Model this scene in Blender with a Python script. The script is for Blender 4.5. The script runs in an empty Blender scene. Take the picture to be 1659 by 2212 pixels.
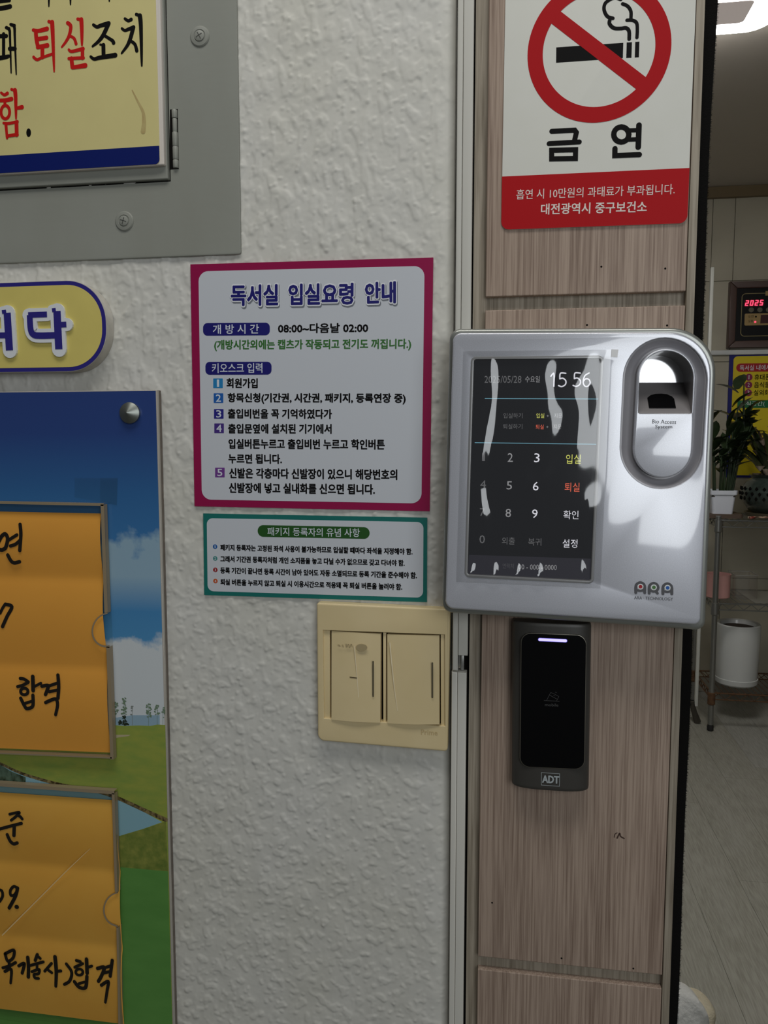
import bpy, bmesh, math, random
import numpy as np
from mathutils import Matrix, Vector
from mathutils.geometry import tessellate_polygon

random.seed(7)
SC = bpy.context.scene
COL = SC.collection

# ------------------------------------------------------------------ camera
F, CX, CY = 1700.0, 829.5, 1106.0          # focal length and centre for a 1659 x 2212 frame
PITCH, YAW = math.radians(5.28), math.radians(9.12)
CAM = np.array([0.0, -0.65, 1.35])
fw = np.array([-math.sin(YAW) * math.cos(PITCH), math.cos(YAW) * math.cos(PITCH), -math.sin(PITCH)])
rt = np.array([math.cos(YAW), math.sin(YAW), 0.0])
up = np.cross(rt, fw)
cd = bpy.data.cameras.new('camera')
cam = bpy.data.objects.new('camera', cd)
COL.objects.link(cam)
cd.sensor_fit = 'VERTICAL'
cd.sensor_height = 36.0
cd.lens = F / 2212.0 * 36.0
cd.clip_start = 0.01
cam.matrix_world = Matrix(((rt[0], up[0], -fw[0], CAM[0]), (rt[1], up[1], -fw[1], CAM[1]),
                           (rt[2], up[2], -fw[2], CAM[2]), (0, 0, 0, 1)))
SC.camera = cam

# ------------------------------------------------------------------ world, lights, exposure
w = bpy.data.worlds.new('world')
SC.world = w
w.use_nodes = True
w.node_tree.nodes['Background'].inputs[0].default_value = (0.93, 0.97, 1.0, 1)
w.node_tree.nodes['Background'].inputs[1].default_value = 0.05


def area(name, loc, target, sx, sy, watts, col):
    l = bpy.data.lights.new(name, 'AREA')
    l.shape = 'RECTANGLE'
    l.size, l.size_y, l.energy, l.color = sx, sy, watts, col
    o = bpy.data.objects.new(name, l)
    COL.objects.link(o)
    o.location = loc
    o.rotation_euler = (Vector(target) - Vector(loc)).to_track_quat('-Z', 'Y').to_euler()
    return o


area('corridor_ceiling_light', (-0.05, -0.58, 2.55), (-0.05, -0.45, 0), 1.1, 0.40, 8.0, (1.0, 0.98, 0.94))
area('stairwell_window_light', (0.72, -1.7, 1.68), (-0.15, 0, 1.45), 1.0, 0.95, 9.0, (0.93, 0.97, 1.0))
SC.view_settings.view_transform = 'Standard'
SC.view_settings.look = 'None'
SC.view_settings.gamma = 1.0
SC.view_settings.use_curve_mapping = False
SC.view_settings.exposure = 0.12


# ------------------------------------------------------------------ helpers
def P(px, py, d=0.0):
    """point (x, z) on the plane d metres in front of the wall face that pixel (px, py) looks at"""
    v = fw + rt * (px - CX) / F - up * (py - CY) / F
    q = CAM + v * ((-d - CAM[1]) / v[1])
    return (float(q[0]), float(q[2]))


class Z:
    """pixel reader for one enlarged crop: origin, scale, and the plane it is read on"""
    def __init__(s, ox, oy, k, d):
        s.o, s.k, s.d = (ox, oy), k, d

    def __call__(s, x, y):
        return P(s.o[0] + x / s.k, s.o[1] + y / s.k, s.d)

    def many(s, pts):
        return [s(*p) for p in pts]

    def mm(s, n):           # crop pixels to metres near the crop's middle
        a, b = s(500, 700), s(501, 700)
        return n * (b[0] - a[0])


def srgb(r, g, b, k=1.0):
    f = lambda c: (c / 255 / 12.92 if c <= 10 else ((c / 255 + .055) / 1.055) ** 2.4) * k
    return tuple(min(.95, f(c)) for c in (r, g, b)) + (1,)


MATS = {}


def mat(name, col=(.8, .8, .8, 1), rough=.5, metal=0., spec=.5, coat=0., emit=None, estr=0., var=None, bump=None, alpha=None,
        trans=0.):
    if name in MATS:
        return MATS[name]
    m = bpy.data.materials.new(name)
    m.use_nodes = True
    nt = m.node_tree
    b = nt.nodes['Principled BSDF']
    b.inputs['Base Color'].default_value = col
    b.inputs['Roughness'].default_value = rough
    b.inputs['Metallic'].default_value = metal
    b.inputs['Specular IOR Level'].default_value = spec
    b.inputs['Coat Weight'].default_value = coat
    b.inputs['Coat Roughness'].default_value = .06
    b.inputs['Transmission Weight'].default_value = trans
    if emit:
        b.inputs['Emission Color'].default_value = emit
        b.inputs['Emission Strength'].default_value = estr
    tc = nt.nodes.new('ShaderNodeTexCoord')
    if var:      # (scale xyz, amount, second colour)
        mp = nt.nodes.new('ShaderNodeMapping')
        mp.inputs['Scale'].default_value = var[0]
        nt.links.new(tc.outputs['Object'], mp.inputs[0])
        n = nt.nodes.new('ShaderNodeTexNoise')
        n.inputs['Scale'].default_value = 1
        n.inputs['Detail'].default_value = 5
        nt.links.new(mp.outputs[0], n.inputs['Vector'])
        cr = nt.nodes.new('ShaderNodeValToRGB')
        cr.color_ramp.elements[0].position = .5 - var[1]
        cr.color_ramp.elements[1].position = .5 + var[1]
        cr.color_ramp.elements[0].color = var[2]
        cr.color_ramp.elements[1].color = col
        nt.links.new(n.outputs['Fac'], cr.inputs[0])
        nt.links.new(cr.outputs[0], b.inputs['Base Color'])
    if bump:     # (scale xyz, strength, distance)
        mp = nt.nodes.new('ShaderNodeMapping')
        mp.inputs['Scale'].default_value = bump[0]
        nt.links.new(tc.outputs['Object'], mp.inputs[0])
        n = nt.nodes.new('ShaderNodeTexNoise')
        n.inputs['Scale'].default_value = 1
        n.inputs['Detail'].default_value = 4
        nt.links.new(mp.outputs[0], n.inputs['Vector'])
        bp = nt.nodes.new('ShaderNodeBump')
        bp.inputs['Strength'].default_value = bump[1]
        bp.inputs['Distance'].default_value = bump[2]
        nt.links.new(n.outputs['Fac'], bp.inputs['Height'])
        nt.links.new(bp.outputs[0], b.inputs['Normal'])
    MATS[name] = m
    return m


def clear(name, tint, gloss, rough=.03, bump=None):
    """clear plastic sheet: see-through with a glossy skin"""
    if name in MATS:
        return MATS[name]
    m = bpy.data.materials.new(name)
    m.use_nodes = True
    nt = m.node_tree
    nt.nodes.remove(nt.nodes['Principled BSDF'])
    out = nt.nodes['Material Output']
    t = nt.nodes.new('ShaderNodeBsdfTransparent')
    t.inputs[0].default_value = tint
    g = nt.nodes.new('ShaderNodeBsdfGlossy')
    g.inputs['Roughness'].default_value = rough
    fr = nt.nodes.new('ShaderNodeLayerWeight')
    fr.inputs[0].default_value = .5
    pw = nt.nodes.new('ShaderNodeMath')
    pw.operation = 'POWER'
    pw.inputs[1].default_value = 5
    ad = nt.nodes.new('ShaderNodeMath')
    ad.operation = 'MULTIPLY_ADD'
    ad.use_clamp = True
    ad.inputs[1].default_value = .6
    ad.inputs[2].default_value = .04 * gloss
    nt.links.new(fr.outputs['Facing'], pw.inputs[0])
    mx = nt.nodes.new('ShaderNodeMixShader')
    nt.links.new(pw.outputs[0], ad.inputs[0])
    nt.links.new(ad.outputs[0], mx.inputs[0])
    nt.links.new(t.outputs[0], mx.inputs[1])
    nt.links.new(g.outputs[0], mx.inputs[2])
    nt.links.new(mx.outputs[0], out.inputs[0])
    MATS[name] = m
    return m


def thing(name, label, cat, loc, group=None, kind=None):
    o = bpy.data.objects.new(name, None)
    COL.objects.link(o)
    o.location = loc
    o.empty_display_size = .02
    tag(o, label, cat, group, kind)
    return o


def tag(o, label=None, cat=None, group=None, kind=None):
    if label:
        o['label'] = label
    if cat:
        o['category'] = cat
    if group:
        o['group'] = group
    if kind:
        o['kind'] = kind
    return o


def link(name, me, m, parent=None, smooth=True, label=None):
    if m is not None and not me.materials:
        me.materials.append(m)
    if smooth and len(me.polygons):
        if smooth != 'keep':
            me.shade_smooth()
        me.set_sharp_from_angle(angle=math.radians(32))
    o = bpy.data.objects.new(name, me)
    COL.objects.link(o)
    if parent:
        o.parent = parent
        if parent.type == 'EMPTY':
            o.matrix_parent_inverse = Matrix.Translation(-parent.location)
    if label:
        o['label'] = label
    return o


def frombm(name, bm, m, parent=None, smooth=True, label=None):
    me = bpy.data.meshes.new(name)
    bm.to_mesh(me)
    bm.free()
    return link(name, me, m, parent, smooth, label)


def area2(p):
    return sum(p[i][0] * p[(i + 1) % len(p)][1] - p[(i + 1) % len(p)][0] * p[i][1] for i in range(len(p))) / 2


def ccw(p):
    return list(p) if area2(p) > 0 else list(p)[::-1]


def rpoly(pts, r, n=6):
    """round the corners of a polygon; r is one radius or one for each corner"""
    pts = [Vector(p) for p in pts]
    k = len(pts)
    r = [r] * k if not isinstance(r, (list, tuple)) else r
    out = []
    for i in range(k):
        a, b, c = pts[i - 1], pts[i], pts[(i + 1) % k]
        if r[i] <= 0:
            out.append((b.x, b.y))
            continue
        u, v = (a - b).normalized(), (c - b).normalized()
        ang = math.acos(max(-1, min(1, u.dot(v))))
        t = min(r[i] / math.tan(ang / 2), (a - b).length * .499, (c - b).length * .499)
        rr = t * math.tan(ang / 2)
        ce = b + (u + v).normalized() * (rr / math.sin(ang / 2))
        s, e = b + u * t - ce, b + v * t - ce
        a0 = math.atan2(s.y, s.x)
        da = (math.atan2(e.y, e.x) - a0 + math.pi) % (2 * math.pi) - math.pi
        for q in range(n + 1):
            an = a0 + da * q / n
            out.append((ce.x + rr * math.cos(an), ce.y + rr * math.sin(an)))
    return out


def inset(p, t):
    """move a counter-clockwise outline inwards by t"""
    k = len(p)
    out = []
    for i in range(k):
        a, b, c = Vector(p[i - 1]), Vector(p[i]), Vector(p[(i + 1) % k])
        u, v = (b - a), (c - b)
        if u.length < 1e-9 or v.length < 1e-9:
            out.append(p[i])
            continue
        u.normalize(); v.normalize()
        n1, n2 = Vector((-u.y, u.x)), Vector((-v.y, v.x))
        nn = n1 + n2
        if nn.length < 1e-6:
            nn = n1
        nn.normalize()
        q = b + nn * (t / max(.35, nn.dot(n1)))
        out.append((q.x, q.y))
    return out


def circ(c, r, n=24, ry=None, a0=0):
    ry = r if ry is None else ry
    return [(c[0] + r * math.cos(a0 + 2 * math.pi * i / n), c[1] + ry * math.sin(a0 + 2 * math.pi * i / n)) for i in range(n)]


def plate(name, outer, d0, d1, m, parent=None, holes=(), bevel=0., label=None, smooth=True, steps=3, back=False):
    """a slab parallel to the wall: outline in (x, z), from d0 to d1 in front of the wall"""
    bm = bmesh.new()
    outer = ccw(outer)
    hs = [ccw(h)[::-1] for h in holes]
    fronts = []
    for lp in [outer] + hs:
        rows = [[bm.verts.new((x, -d0, z)) for x, z in lp]]
        bv = bevel if lp is outer else min(bevel, .0006)
        if bv > 0:
            for s in range(steps + 1):
                a = math.pi / 2 * s / steps
                q = inset(lp, bv * (1 - math.cos(a)))
                rows.append([bm.verts.new((x, -(d1 - bv + bv * math.sin(a)), z)) for x, z in q])
        else:
            rows.append([bm.verts.new((x, -d1, z)) for x, z in lp])
        k = len(lp)
        for r0, r1 in zip(rows, rows[1:]):
            for i in range(k):
                j = (i + 1) % k
                try:
                    bm.faces.new((r0[i], r0[j], r1[j], r1[i]))
                except ValueError:
                    pass
        fronts.append(rows[-1])
        if back and lp is outer:
            bm.faces.new(rows[0][::-1])
    fl = [v for r in fronts for v in r]
    tri = tessellate_polygon([[Vector((v.co.x, v.co.z, 0)) for v in r] for r in fronts])
    nf = set()
    for t in tri:
        q = [fl[i] for i in t]
        ar = (q[1].co.x - q[0].co.x) * (q[2].co.z - q[0].co.z) - (q[2].co.x - q[0].co.x) * (q[1].co.z - q[0].co.z)
        try:
            f = bm.faces.new(q if ar > 0 else q[::-1])
            nf.add(f)
        except ValueError:
            pass
    for f in bm.faces:
        f.smooth = f not in nf
    return frombm(name, bm, m, parent, 'keep' if smooth else False, label)


def loft(name, loops, m, parent=None, cap0=True, cap1=True, label=None, smooth=True, closed=True):
    bm = bmesh.new()
    rows = [[bm.verts.new(p) for p in lp] for lp in loops]
    k = len(rows[0])
    for a, b in zip(rows, rows[1:]):
        for i in range(k if closed else k - 1):
            j = (i + 1) % k
            bm.faces.new((a[i], a[j], b[j], b[i]))
    if cap0:
        bm.faces.new(rows[0][::-1])
    if cap1:
        bm.faces.new(rows[-1])
    bmesh.ops.recalc_face_normals(bm, faces=bm.faces)
    return frombm(name, bm, m, parent, smooth, label)


def box(name, x0, x1, y0, y1, z0, z1, m, parent=None, bevel=0., label=None):
    bm = bmesh.new()
    bmesh.ops.create_cube(bm, size=1)
    for v in bm.verts:
        v.co = ((x0 + x1) / 2 + v.co.x * (x1 - x0), (y0 + y1) / 2 + v.co.y * (y1 - y0), (z0 + z1) / 2 + v.co.z * (z1 - z0))
    if bevel:
        bmesh.ops.bevel(bm, geom=bm.edges[:], offset=bevel, segments=2, affect='EDGES', profile=.5)
    return frombm(name, bm, m, parent, True, label)


def lathe(name, prof, c, m, parent=None, axis='z', n=32, label=None, sx=1.):
    """prof: (radius, height) rows; axis 'z' stands up, axis 'y' points out of the wall"""
    loops = []
    for r, h in prof:
        lp = []
        for i in range(n):
            a = 2 * math.pi * i / n
            if axis == 'z':
                lp.append((c[0] + r * math.cos(a), c[1] + r * math.sin(a) * sx, c[2] + h))
            else:
                lp.append((c[0] + r * math.cos(a), c[1] - h, c[2] + r * math.sin(a)))
        loops.append(lp)
    return loft(name, loops, m, parent, label=label)


def tube(name, pts, r, m, parent=None, n=8, label=None):
    pts = [Vector(p) for p in pts]
    rr = r if isinstance(r, (list, tuple)) else [r] * len(pts)
    loops = []
    for i, p in enumerate(pts):
        t = (pts[min(i + 1, len(pts) - 1)] - pts[max(i - 1, 0)]).normalized()
        u = t.cross(Vector((0, 1, .01)))
        if u.length < 1e-3:
            u = t.cross(Vector((1, 0, 0)))
        u.normalize()
        v = t.cross(u)
        loops.append([tuple(p + (u * math.cos(2 * math.pi * q / n) + v * math.sin(2 * math.pi * q / n)) * rr[i]) for q in range(n)])
    return loft(name, loops, m, parent, label=label)


def text(body, a, b, h, d, m, parent, bold=0., name='lettering', label=None, ext=0., dx=0., dz=0., res=2):
    """printed line: glyph box runs from a to b (middle left, middle right, in x,z) and is h high"""
    TEXTS.append((body, a, b, h, d, m, parent, bold, name, label, dx, dz))


def set_text(body, a, b, h, d, m, parent, bold, name, label, dx, dz):
    co, faces = GLYPHS[body]
    x0, x1 = co[:, 0].min(), co[:, 0].max()
    y0, y1 = co[:, 1].min(), co[:, 1].max()
    ax, az = b[0] - a[0], b[1] - a[1]
    L = math.hypot(ax, az)
    bw = bold * h                                  # weight in metres: shifted copies of the same glyphs
    kx, ky = (L - 2 * bw) / (x1 - x0), (h - 2 * bw) / (y1 - y0)
    u = (co[:, 0] - x0) * kx + bw
    v = (co[:, 1] - (y0 + y1) / 2) * ky
    nc = 1 if bold <= 0 else (6 if bold < .06 else 14)
    vs_, fs_ = [], []
    for k in range(nc):
        an = 2 * math.pi * k / nc
        du, dv = (bw * math.cos(an), bw * math.sin(an)) if nc > 1 else (0, 0)
        o = np.empty((len(co), 3))
        o[:, 0] = a[0] + (ax * (u + du) - az * (v + dv)) / L + dx
        o[:, 2] = a[1] + (az * (u + du) + ax * (v + dv)) / L + dz
        o[:, 1] = -d - k * 1e-5
        vs_ += o.tolist()
        fs_ += [[i + k * len(co) for i in f] for f in faces]
    me = bpy.data.meshes.new(name)
    me.from_pydata(vs_, [], fs_)
    return link(name, me, m, parent, False, label)


GLYPHS, TEXTS = {}, []


def set_all_text():
    """shape every line of lettering in one text object, then cut it up by line"""
    bodies = sorted({t[0] for t in TEXTS})
    sc = bpy.data.scenes.new('glyph_workshop')
    cu = bpy.data.curves.new('t', 'FONT')
    cu.body = '\n'.join(bodies)
    cu.resolution_u = 2
    cu.space_line = 3.0
    ob = bpy.data.objects.new('t', cu)
    sc.collection.objects.link(ob)
    vl = sc.view_layers[0]
    vl.update()
    me = bpy.data.meshes.new_from_object(ob.evaluated_get(vl.depsgraph))
    co = np.empty(len(me.vertices) * 3, dtype=np.float32)
    me.vertices.foreach_get('co', co)
    co = co.reshape(-1, 3)
    row = np.round((.35 - co[:, 1]) / 3.0).astype(int)
    polys = [[] for _ in bodies]
    for p in me.polygons:
        polys[row[p.vertices[0]]].append(list(p.vertices))
    for i, bdy in enumerate(bodies):
        idx = sorted({v for f in polys[i] for v in f})
        mp = {v: k for k, v in enumerate(idx)}
        GLYPHS[bdy] = (co[idx].copy(), [[mp[v] for v in f] for f in polys[i]])
    bpy.data.meshes.remove(me)
    bpy.data.objects.remove(ob)
    bpy.data.curves.remove(cu)
    bpy.data.scenes.remove(sc)
    for t in TEXTS:
        set_text(*t)


def catmull(p, n=6):
    if len(p) < 3:
        return p
    out = []
    q = [p[0]] + list(p) + [p[-1]]
    for i in range(1, len(q) - 2):
        a, b, c, e = (np.array(q[i + s]) for s in (-1, 0, 1, 2))
        for s in range(n):
            t = s / n
            out.append(tuple(.5 * (2 * b + (c - a) * t + (2 * a - 5 * b + 4 * c - e) * t * t + (3 * b - a - 3 * c + e) * t ** 3)))
    out.append(tuple(p[-1]))
    return out


def strokes(name, rd, lines, d, m, parent, grow=0., thick=0., label=None, curve=True, caps=True):
    """brush or pen strokes; each line is (points in crop pixels, width at start[, width at end])"""
    bm = bmesh.new()
    for li, ln in enumerate(lines):
        pts, w0 = ln[0], ln[1]
        w1 = ln[2] if len(ln) > 2 else w0
        dd = d + li * 1.5e-5
        p = [np.array(q) for q in rd.many(catmull(pts) if curve else pts)]
        k = len(p)
        ring = k > 3 and np.linalg.norm(p[0] - p[-1]) < 1e-9
        if ring:
            p = p[:-1]
            k -= 1
        wid = [rd.mm(w0 + (w1 - w0) * (i / max(1, k - 1)) ** (2.5 if w1 < w0 else 1) + grow) / 2 for i in range(k)]
        un = lambda v: v / (np.linalg.norm(v) + 1e-12)
        L, R = [], []
        for i in range(k):
            t0 = un(p[i] - p[i - 1]) if (i or ring) else un(p[1] - p[0])
            t1 = un(p[(i + 1) % k] - p[i]) if (i < k - 1 or ring) else un(p[i] - p[i - 1])
            t = un(t0 + t1) if np.linalg.norm(t0 + t1) > .2 else t0
            nn = np.array([-t[1], t[0]])
            f = 1 / max(.6, float(np.dot(t, t0)))
            L.append(p[i] + nn * wid[i] * f)
            R.append(p[i] - nn * wid[i] * f)
        lv = [bm.verts.new((q[0], -dd, q[1])) for q in L]
        rv = [bm.verts.new((q[0], -dd, q[1])) for q in R]
        for i in range(k if ring else k - 1):
            j = (i + 1) % k
            bm.faces.new((lv[i], rv[i], rv[j], lv[j]))
        rim = [lv + lv[:1], rv + rv[:1]] if ring else [lv, rv]
        if caps and not ring:
            for q, e, a_, b_, sgn in ((p[0], wid[0], lv[0], rv[0], 1), (p[-1], wid[-1], rv[-1], lv[-1], 1)):
                v0 = np.array([a_.co.x, a_.co.z]) - q
                a0 = math.atan2(v0[1], v0[0])
                r = float(np.linalg.norm(v0))
                arc = [bm.verts.new((q[0] + r * math.cos(a0 + math.pi * n / 8), -dd, q[1] + r * math.sin(a0 + math.pi * n / 8))) for n in range(1, 8)]
                bm.faces.new([a_] + arc + [b_])
                rim.append([a_] + arc + [b_])
        if thick:
            for side in rim:
                bk = [bm.verts.new((v.co.x, v.co.y + thick, v.co.z)) for v in side]
                for i in range(len(side) - 1):
                    bm.faces.new((side[i], side[i + 1], bk[i + 1], bk[i]))
    return frombm(name, bm, m, parent, False, label)


def glyphs(name, rd, lines, sizes, d, m, parent, **kw):
    """one object for each character: sizes says how many strokes each takes"""
    i = 0
    for n in sizes:
        strokes(name, rd, lines[i:i + n], d, m, parent, **kw)
        i += n
    assert i == len(lines), (name, i, len(lines))


def loopst(rd_c, rx, ry=None, n=20):
    ry = ry or rx
    return [(rd_c[0] + rx * math.cos(2 * math.pi * i / n), rd_c[1] + ry * math.sin(2 * math.pi * i / n)) for i in range(n + 1)]


# ------------------------------------------------------------------ materials
M_wall = mat('painted_plaster', srgb(214, 213, 208), .55, spec=.35, var=((9, 9, 6), .28, srgb(204, 202, 190)), bump=((420, 420, 420), .05, .0006))
M_grey = mat('grey_cabinet_paint', srgb(148, 150, 142), .42, spec=.4, var=((14, 14, 5), .3, srgb(138, 139, 129)), bump=((60, 60, 200), .08, .0008))
M_dark = mat('dark_gap', srgb(18, 16, 14), .9, spec=.1)
M_cream = mat('cream_sign_face', srgb(214, 203, 140), .35, var=((30, 30, 30), .25, srgb(208, 197, 136)))
M_pale = mat('pale_edge', srgb(214, 206, 196), .5)
M_navy = mat('navy_print', srgb(10, 28, 100), .5, spec=.2)
M_red = mat('red_brush_print', srgb(196, 26, 22), .5, spec=.2)
M_black = mat('black_print', srgb(16, 15, 15), .6, spec=.1)
M_ink = mat('black_marker', srgb(34, 30, 26), .7, spec=.1)
M_white = mat('white_print', srgb(226, 229, 232), .4)


def wood(name, c0, c1, k=1.):
    m = bpy.data.materials.new(name)
    m.use_nodes = True
    nt = m.node_tree
    b = nt.nodes['Principled BSDF']
    b.inputs['Roughness'].default_value = .55
    b.inputs['Specular IOR Level'].default_value = .3
    tc = nt.nodes.new('ShaderNodeTexCoord')

    def noise(sc, det, dist=0):
        mp = nt.nodes.new('ShaderNodeMapping')
        mp.inputs['Scale'].default_value = sc
        nt.links.new(tc.outputs['Object'], mp.inputs[0])
        n = nt.nodes.new('ShaderNodeTexNoise')
        n.inputs['Scale'].default_value = 1
        n.inputs['Detail'].default_value = det
        n.inputs['Distortion'].default_value = dist
        nt.links.new(mp.outputs[0], n.inputs['Vector'])
        return n
    n1, n2 = noise((900 * k, 900 * k, 16), 3), noise((60 * k, 60 * k, 3), 4, .4)
    mx = nt.nodes.new('ShaderNodeMix')
    mx.inputs[0].default_value = .30
    nt.links.new(n1.outputs['Fac'], mx.inputs[2])
    nt.links.new(n2.outputs['Fac'], mx.inputs[3])
    cr = nt.nodes.new('ShaderNodeValToRGB')
    cr.color_ramp.elements[0].position, cr.color_ramp.elements[1].position = .34, .60
    cr.color_ramp.elements[0].color, cr.color_ramp.elements[1].color = c0, c1
    nt.links.new(mx.outputs[0], cr.inputs[0])
    nt.links.new(cr.outputs[0], b.inputs['Base Color'])
    bp = nt.nodes.new('ShaderNodeBump')
    bp.inputs['Strength'].default_value = .25
    bp.inputs['Distance'].default_value = .0004
    nt.links.new(n1.outputs['Fac'], bp.inputs['Height'])
    nt.links.new(bp.outputs[0], b.inputs['Normal'])
    return m


M_wood = wood('oak_laminate', srgb(132, 112, 98), srgb(176, 156, 140))
M_wood2 = wood('grey_oak_edging', srgb(124, 114, 98), srgb(166, 156, 140), .6)
M_trim = mat('white_plastic_trim', srgb(206, 204, 195), .4, spec=.4)

# ------------------------------------------------------------------ wall_front: plaster with real relief
rng = np.random.default_rng(3)


def band(nx, nz, step, l0, l1, ax=1.):
    f = np.fft.rfft2(rng.standard_normal((nz, nx)))
    kz = np.fft.fftfreq(nz, step)[:, None] * ax
    kx = np.fft.rfftfreq(nx, step)[None, :]
    k = np.sqrt(kx ** 2 + kz ** 2)
    f *= np.exp(-((k * l0) ** 2)) * (1 - np.exp(-((k * l1) ** 2)))
    h = np.fft.irfft2(f, s=(nz, nx))
    return h / h.std()


X0, X1, ZL, ZH = -0.60, -0.0475, 0.70, 1.80
STEP = .00105
gx = np.arange(X0, X1 + STEP / 2, STEP)
gz = np.arange(ZL, ZH, STEP)
nx, nz = len(gx), len(gz)
sg = lambda v: 1 / (1 + np.exp(-v))
b1 = band(nx, nz, STEP, .0105, .05, 1.7)
b2 = band(nx, nz, STEP, .0095, .03)
b3 = band(nx, nz, STEP, .03, .12)
b4 = band(nx, nz, STEP, .0058, .014)
upz = np.clip((gz - 1.05) / .35, 0, 1)[:, None]         # long drips higher up, rounder drops lower down
h = .00060 * sg((b1 - .45) * 6) * (.35 + .65 * upz) + .00055 * sg((b2 - .9) * 6) * (1 - .5 * upz) + .0005 * sg((b4 - 1.7) * 5) + .00002 * band(nx, nz, STEP, .0035, .008) + .0002 * b3
h = h - .0006
edge = np.clip((gx - (X1 - .016)) / .016, 0, 1)[None, :]
h = h * (1 - .75 * edge) - .0045 * edge ** 2
xx, zz = np.meshgrid(gx, gz)
vs = np.stack([xx, -h, zz], -1).reshape(-1, 3)
ii = (np.arange(nz - 1)[:, None] * nx + np.arange(nx - 1)[None, :]).reshape(-1)
qs = np.stack([ii, ii + 1, ii + nx + 1, ii + nx], -1)
me = bpy.data.meshes.new('wall_front')
me.vertices.add(len(vs)); me.vertices.foreach_set('co', vs.astype(np.float32).ravel())
me.loops.add(qs.size); me.loops.foreach_set('vertex_index', qs.astype(np.int32).ravel())
me.polygons.add(len(qs)); me.polygons.foreach_set('loop_start', (np.arange(len(qs)) * 4).astype(np.int32))
me.update(calc_edges=True); me.shade_smooth()
me.materials.append(M_wall)
wall = bpy.data.objects.new('wall_front', me)
COL.objects.link(wall)
tag(wall, 'off-white lumpy plaster wall behind the signs', 'wall', kind='structure')
# the rest of the same wall, out of frame and behind the plaster skin
box('wall_core', -1.6, -0.047, .006, .13, 0, 2.79, M_wall, wall)
box('wall_plaster_upper', -1.6, -.052, .0005, .006, ZH - .001, 2.79, M_wall, wall)
box('wall_plaster_lower', -1.6, -.052, .0005, .006, 0, ZL + .001, M_wall, wall)
box('wall_plaster_side', -1.6, X0 + .001, .0005, .006, ZL, ZH, M_wall, wall)

# ------------------------------------------------------------------ wood pillar with raised panels
DP, DB = .0105, .0045
pil = thing('wall_pillar', 'wood laminate door pillar with raised panels', 'pillar', (.055, .06, 0), kind='structure')
xl = P(1023.5, 600, DB)[0]
xr = P(1505.5, 520, DP)[0]
box('pillar_core', xl - .0005, xr - .001, -DB, .12, 0, 2.79, M_wood2, pil)
pxl, pxr = P(1049, 640, DP)[0], P(1481, 640, DP)[0]


def zat(px, py, d):
    return P(px, py, d)[1]


cuts = [(2.5, zat(1150, 638, DP)), (zat(1150, 668, DP), zat(1150, 2078, DP)), (zat(1150, 2106, DP), .0)]
for z1, z0 in cuts:
    plate('panel', rpoly([(pxl, z0), (pxr, z0), (pxr, z1), (pxl, z1)], .0006, 2), DB, DP, M_wood, pil, bevel=.0007)
plate('edge_strip', [(pxr + .0006, 0), (xr, 0), (xr, 2.5), (pxr + .0006, 2.5)], DB, DP - .0004, M_wood2, pil, bevel=.0005)
# pin holes and a dark scuff on the panels
for px, py in ((1299, 576), (1437, 580), (1268, 702), (1441, 703), (1063, 1950), (1213, 2070), (1368, 2092), (1110, 480)):
    plate('nail_hole', circ(P(px, py, DP), .0008, 8), DP, DP + .00012, M_dark, pil)
rdp = Z(940, 1700, 2.676, DP)
strokes('scuff_mark', rdp, [([(1035, 290), (1040, 272), (1052, 265)], 5), ([(1052, 295), (1066, 268), (1072, 285), (1092, 297)], 8)],
        DP + .00012, mat('brown_scuff', srgb(70, 50, 40), .7), pil)

# ------------------------------------------------------------------ white trim strip beside the pillar (trim_1)
tr = thing('trim_1', 'narrow white plastic trim strip between plaster and wood pillar', 'trim', (-.041, 0, 0), kind='structure')
TD = .009
tl, tm, trr = P(986, 300, TD)[0], P(999.5, 300, TD)[0], P(1021, 300, TD)[0]
ztop = zat(995, 1450, TD)
znot = zat(1015, 1417, TD)


def strip(name, x0, x1, z0, z1, d0, d1, par, bev=.0007):
    plate(name, [(x0, z0), (x1, z0), (x1, z1), (x0, z1)], d0, d1, M_trim, par, bevel=bev)


strip('cover', tl, tm - .0002, ztop, 2.5, -.004, TD - .0006, tr, .0012)
strip('cover', tm, trr, znot, 2.5, -.004, TD, tr)
strip('cover', tl - .0005, tm - .0003, .0, ztop - .0012, -.004, TD - .0006, tr, .0012)
strip('cover', tm - .0002, trr - .0007, .0, ztop - .0012, -.004, TD, tr)
M_clip = mat('zinc_clip', srgb(160, 160, 155), .35, metal=.6)
box('clip', tm + .0016, trr - .003, -.0045, .002, ztop - .001, znot - .0005, M_clip, tr, .0012)
box('clip_rib', tm + .0004, tm + .0011, -.007, .002, ztop + .004, znot, M_clip, tr)
box('backing', trr - .004, xl, .0, .02, 0, 2.5, M_dark, tr)

# black pile seal along the right edge of the pillar (trim_2)
se = thing('trim_2', 'black brush pile seal along the right edge of the wood pillar', 'trim', (.14, 0, 0), kind='structure')
M_pile = mat('black_pile', srgb(20, 19, 18), .95, spec=.08, bump=((900, 900, 900), .6, .001))
zs = np.linspace(.45, 2.2, 120)


def sealx(z):
    t = (z - .86) / .84
    return xr + .0078 + .0030 * max(0, min(1.2, t)) + .0012 * math.sin(z * 7.3 + .5) + .0006 * math.sin(z * 23)


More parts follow.
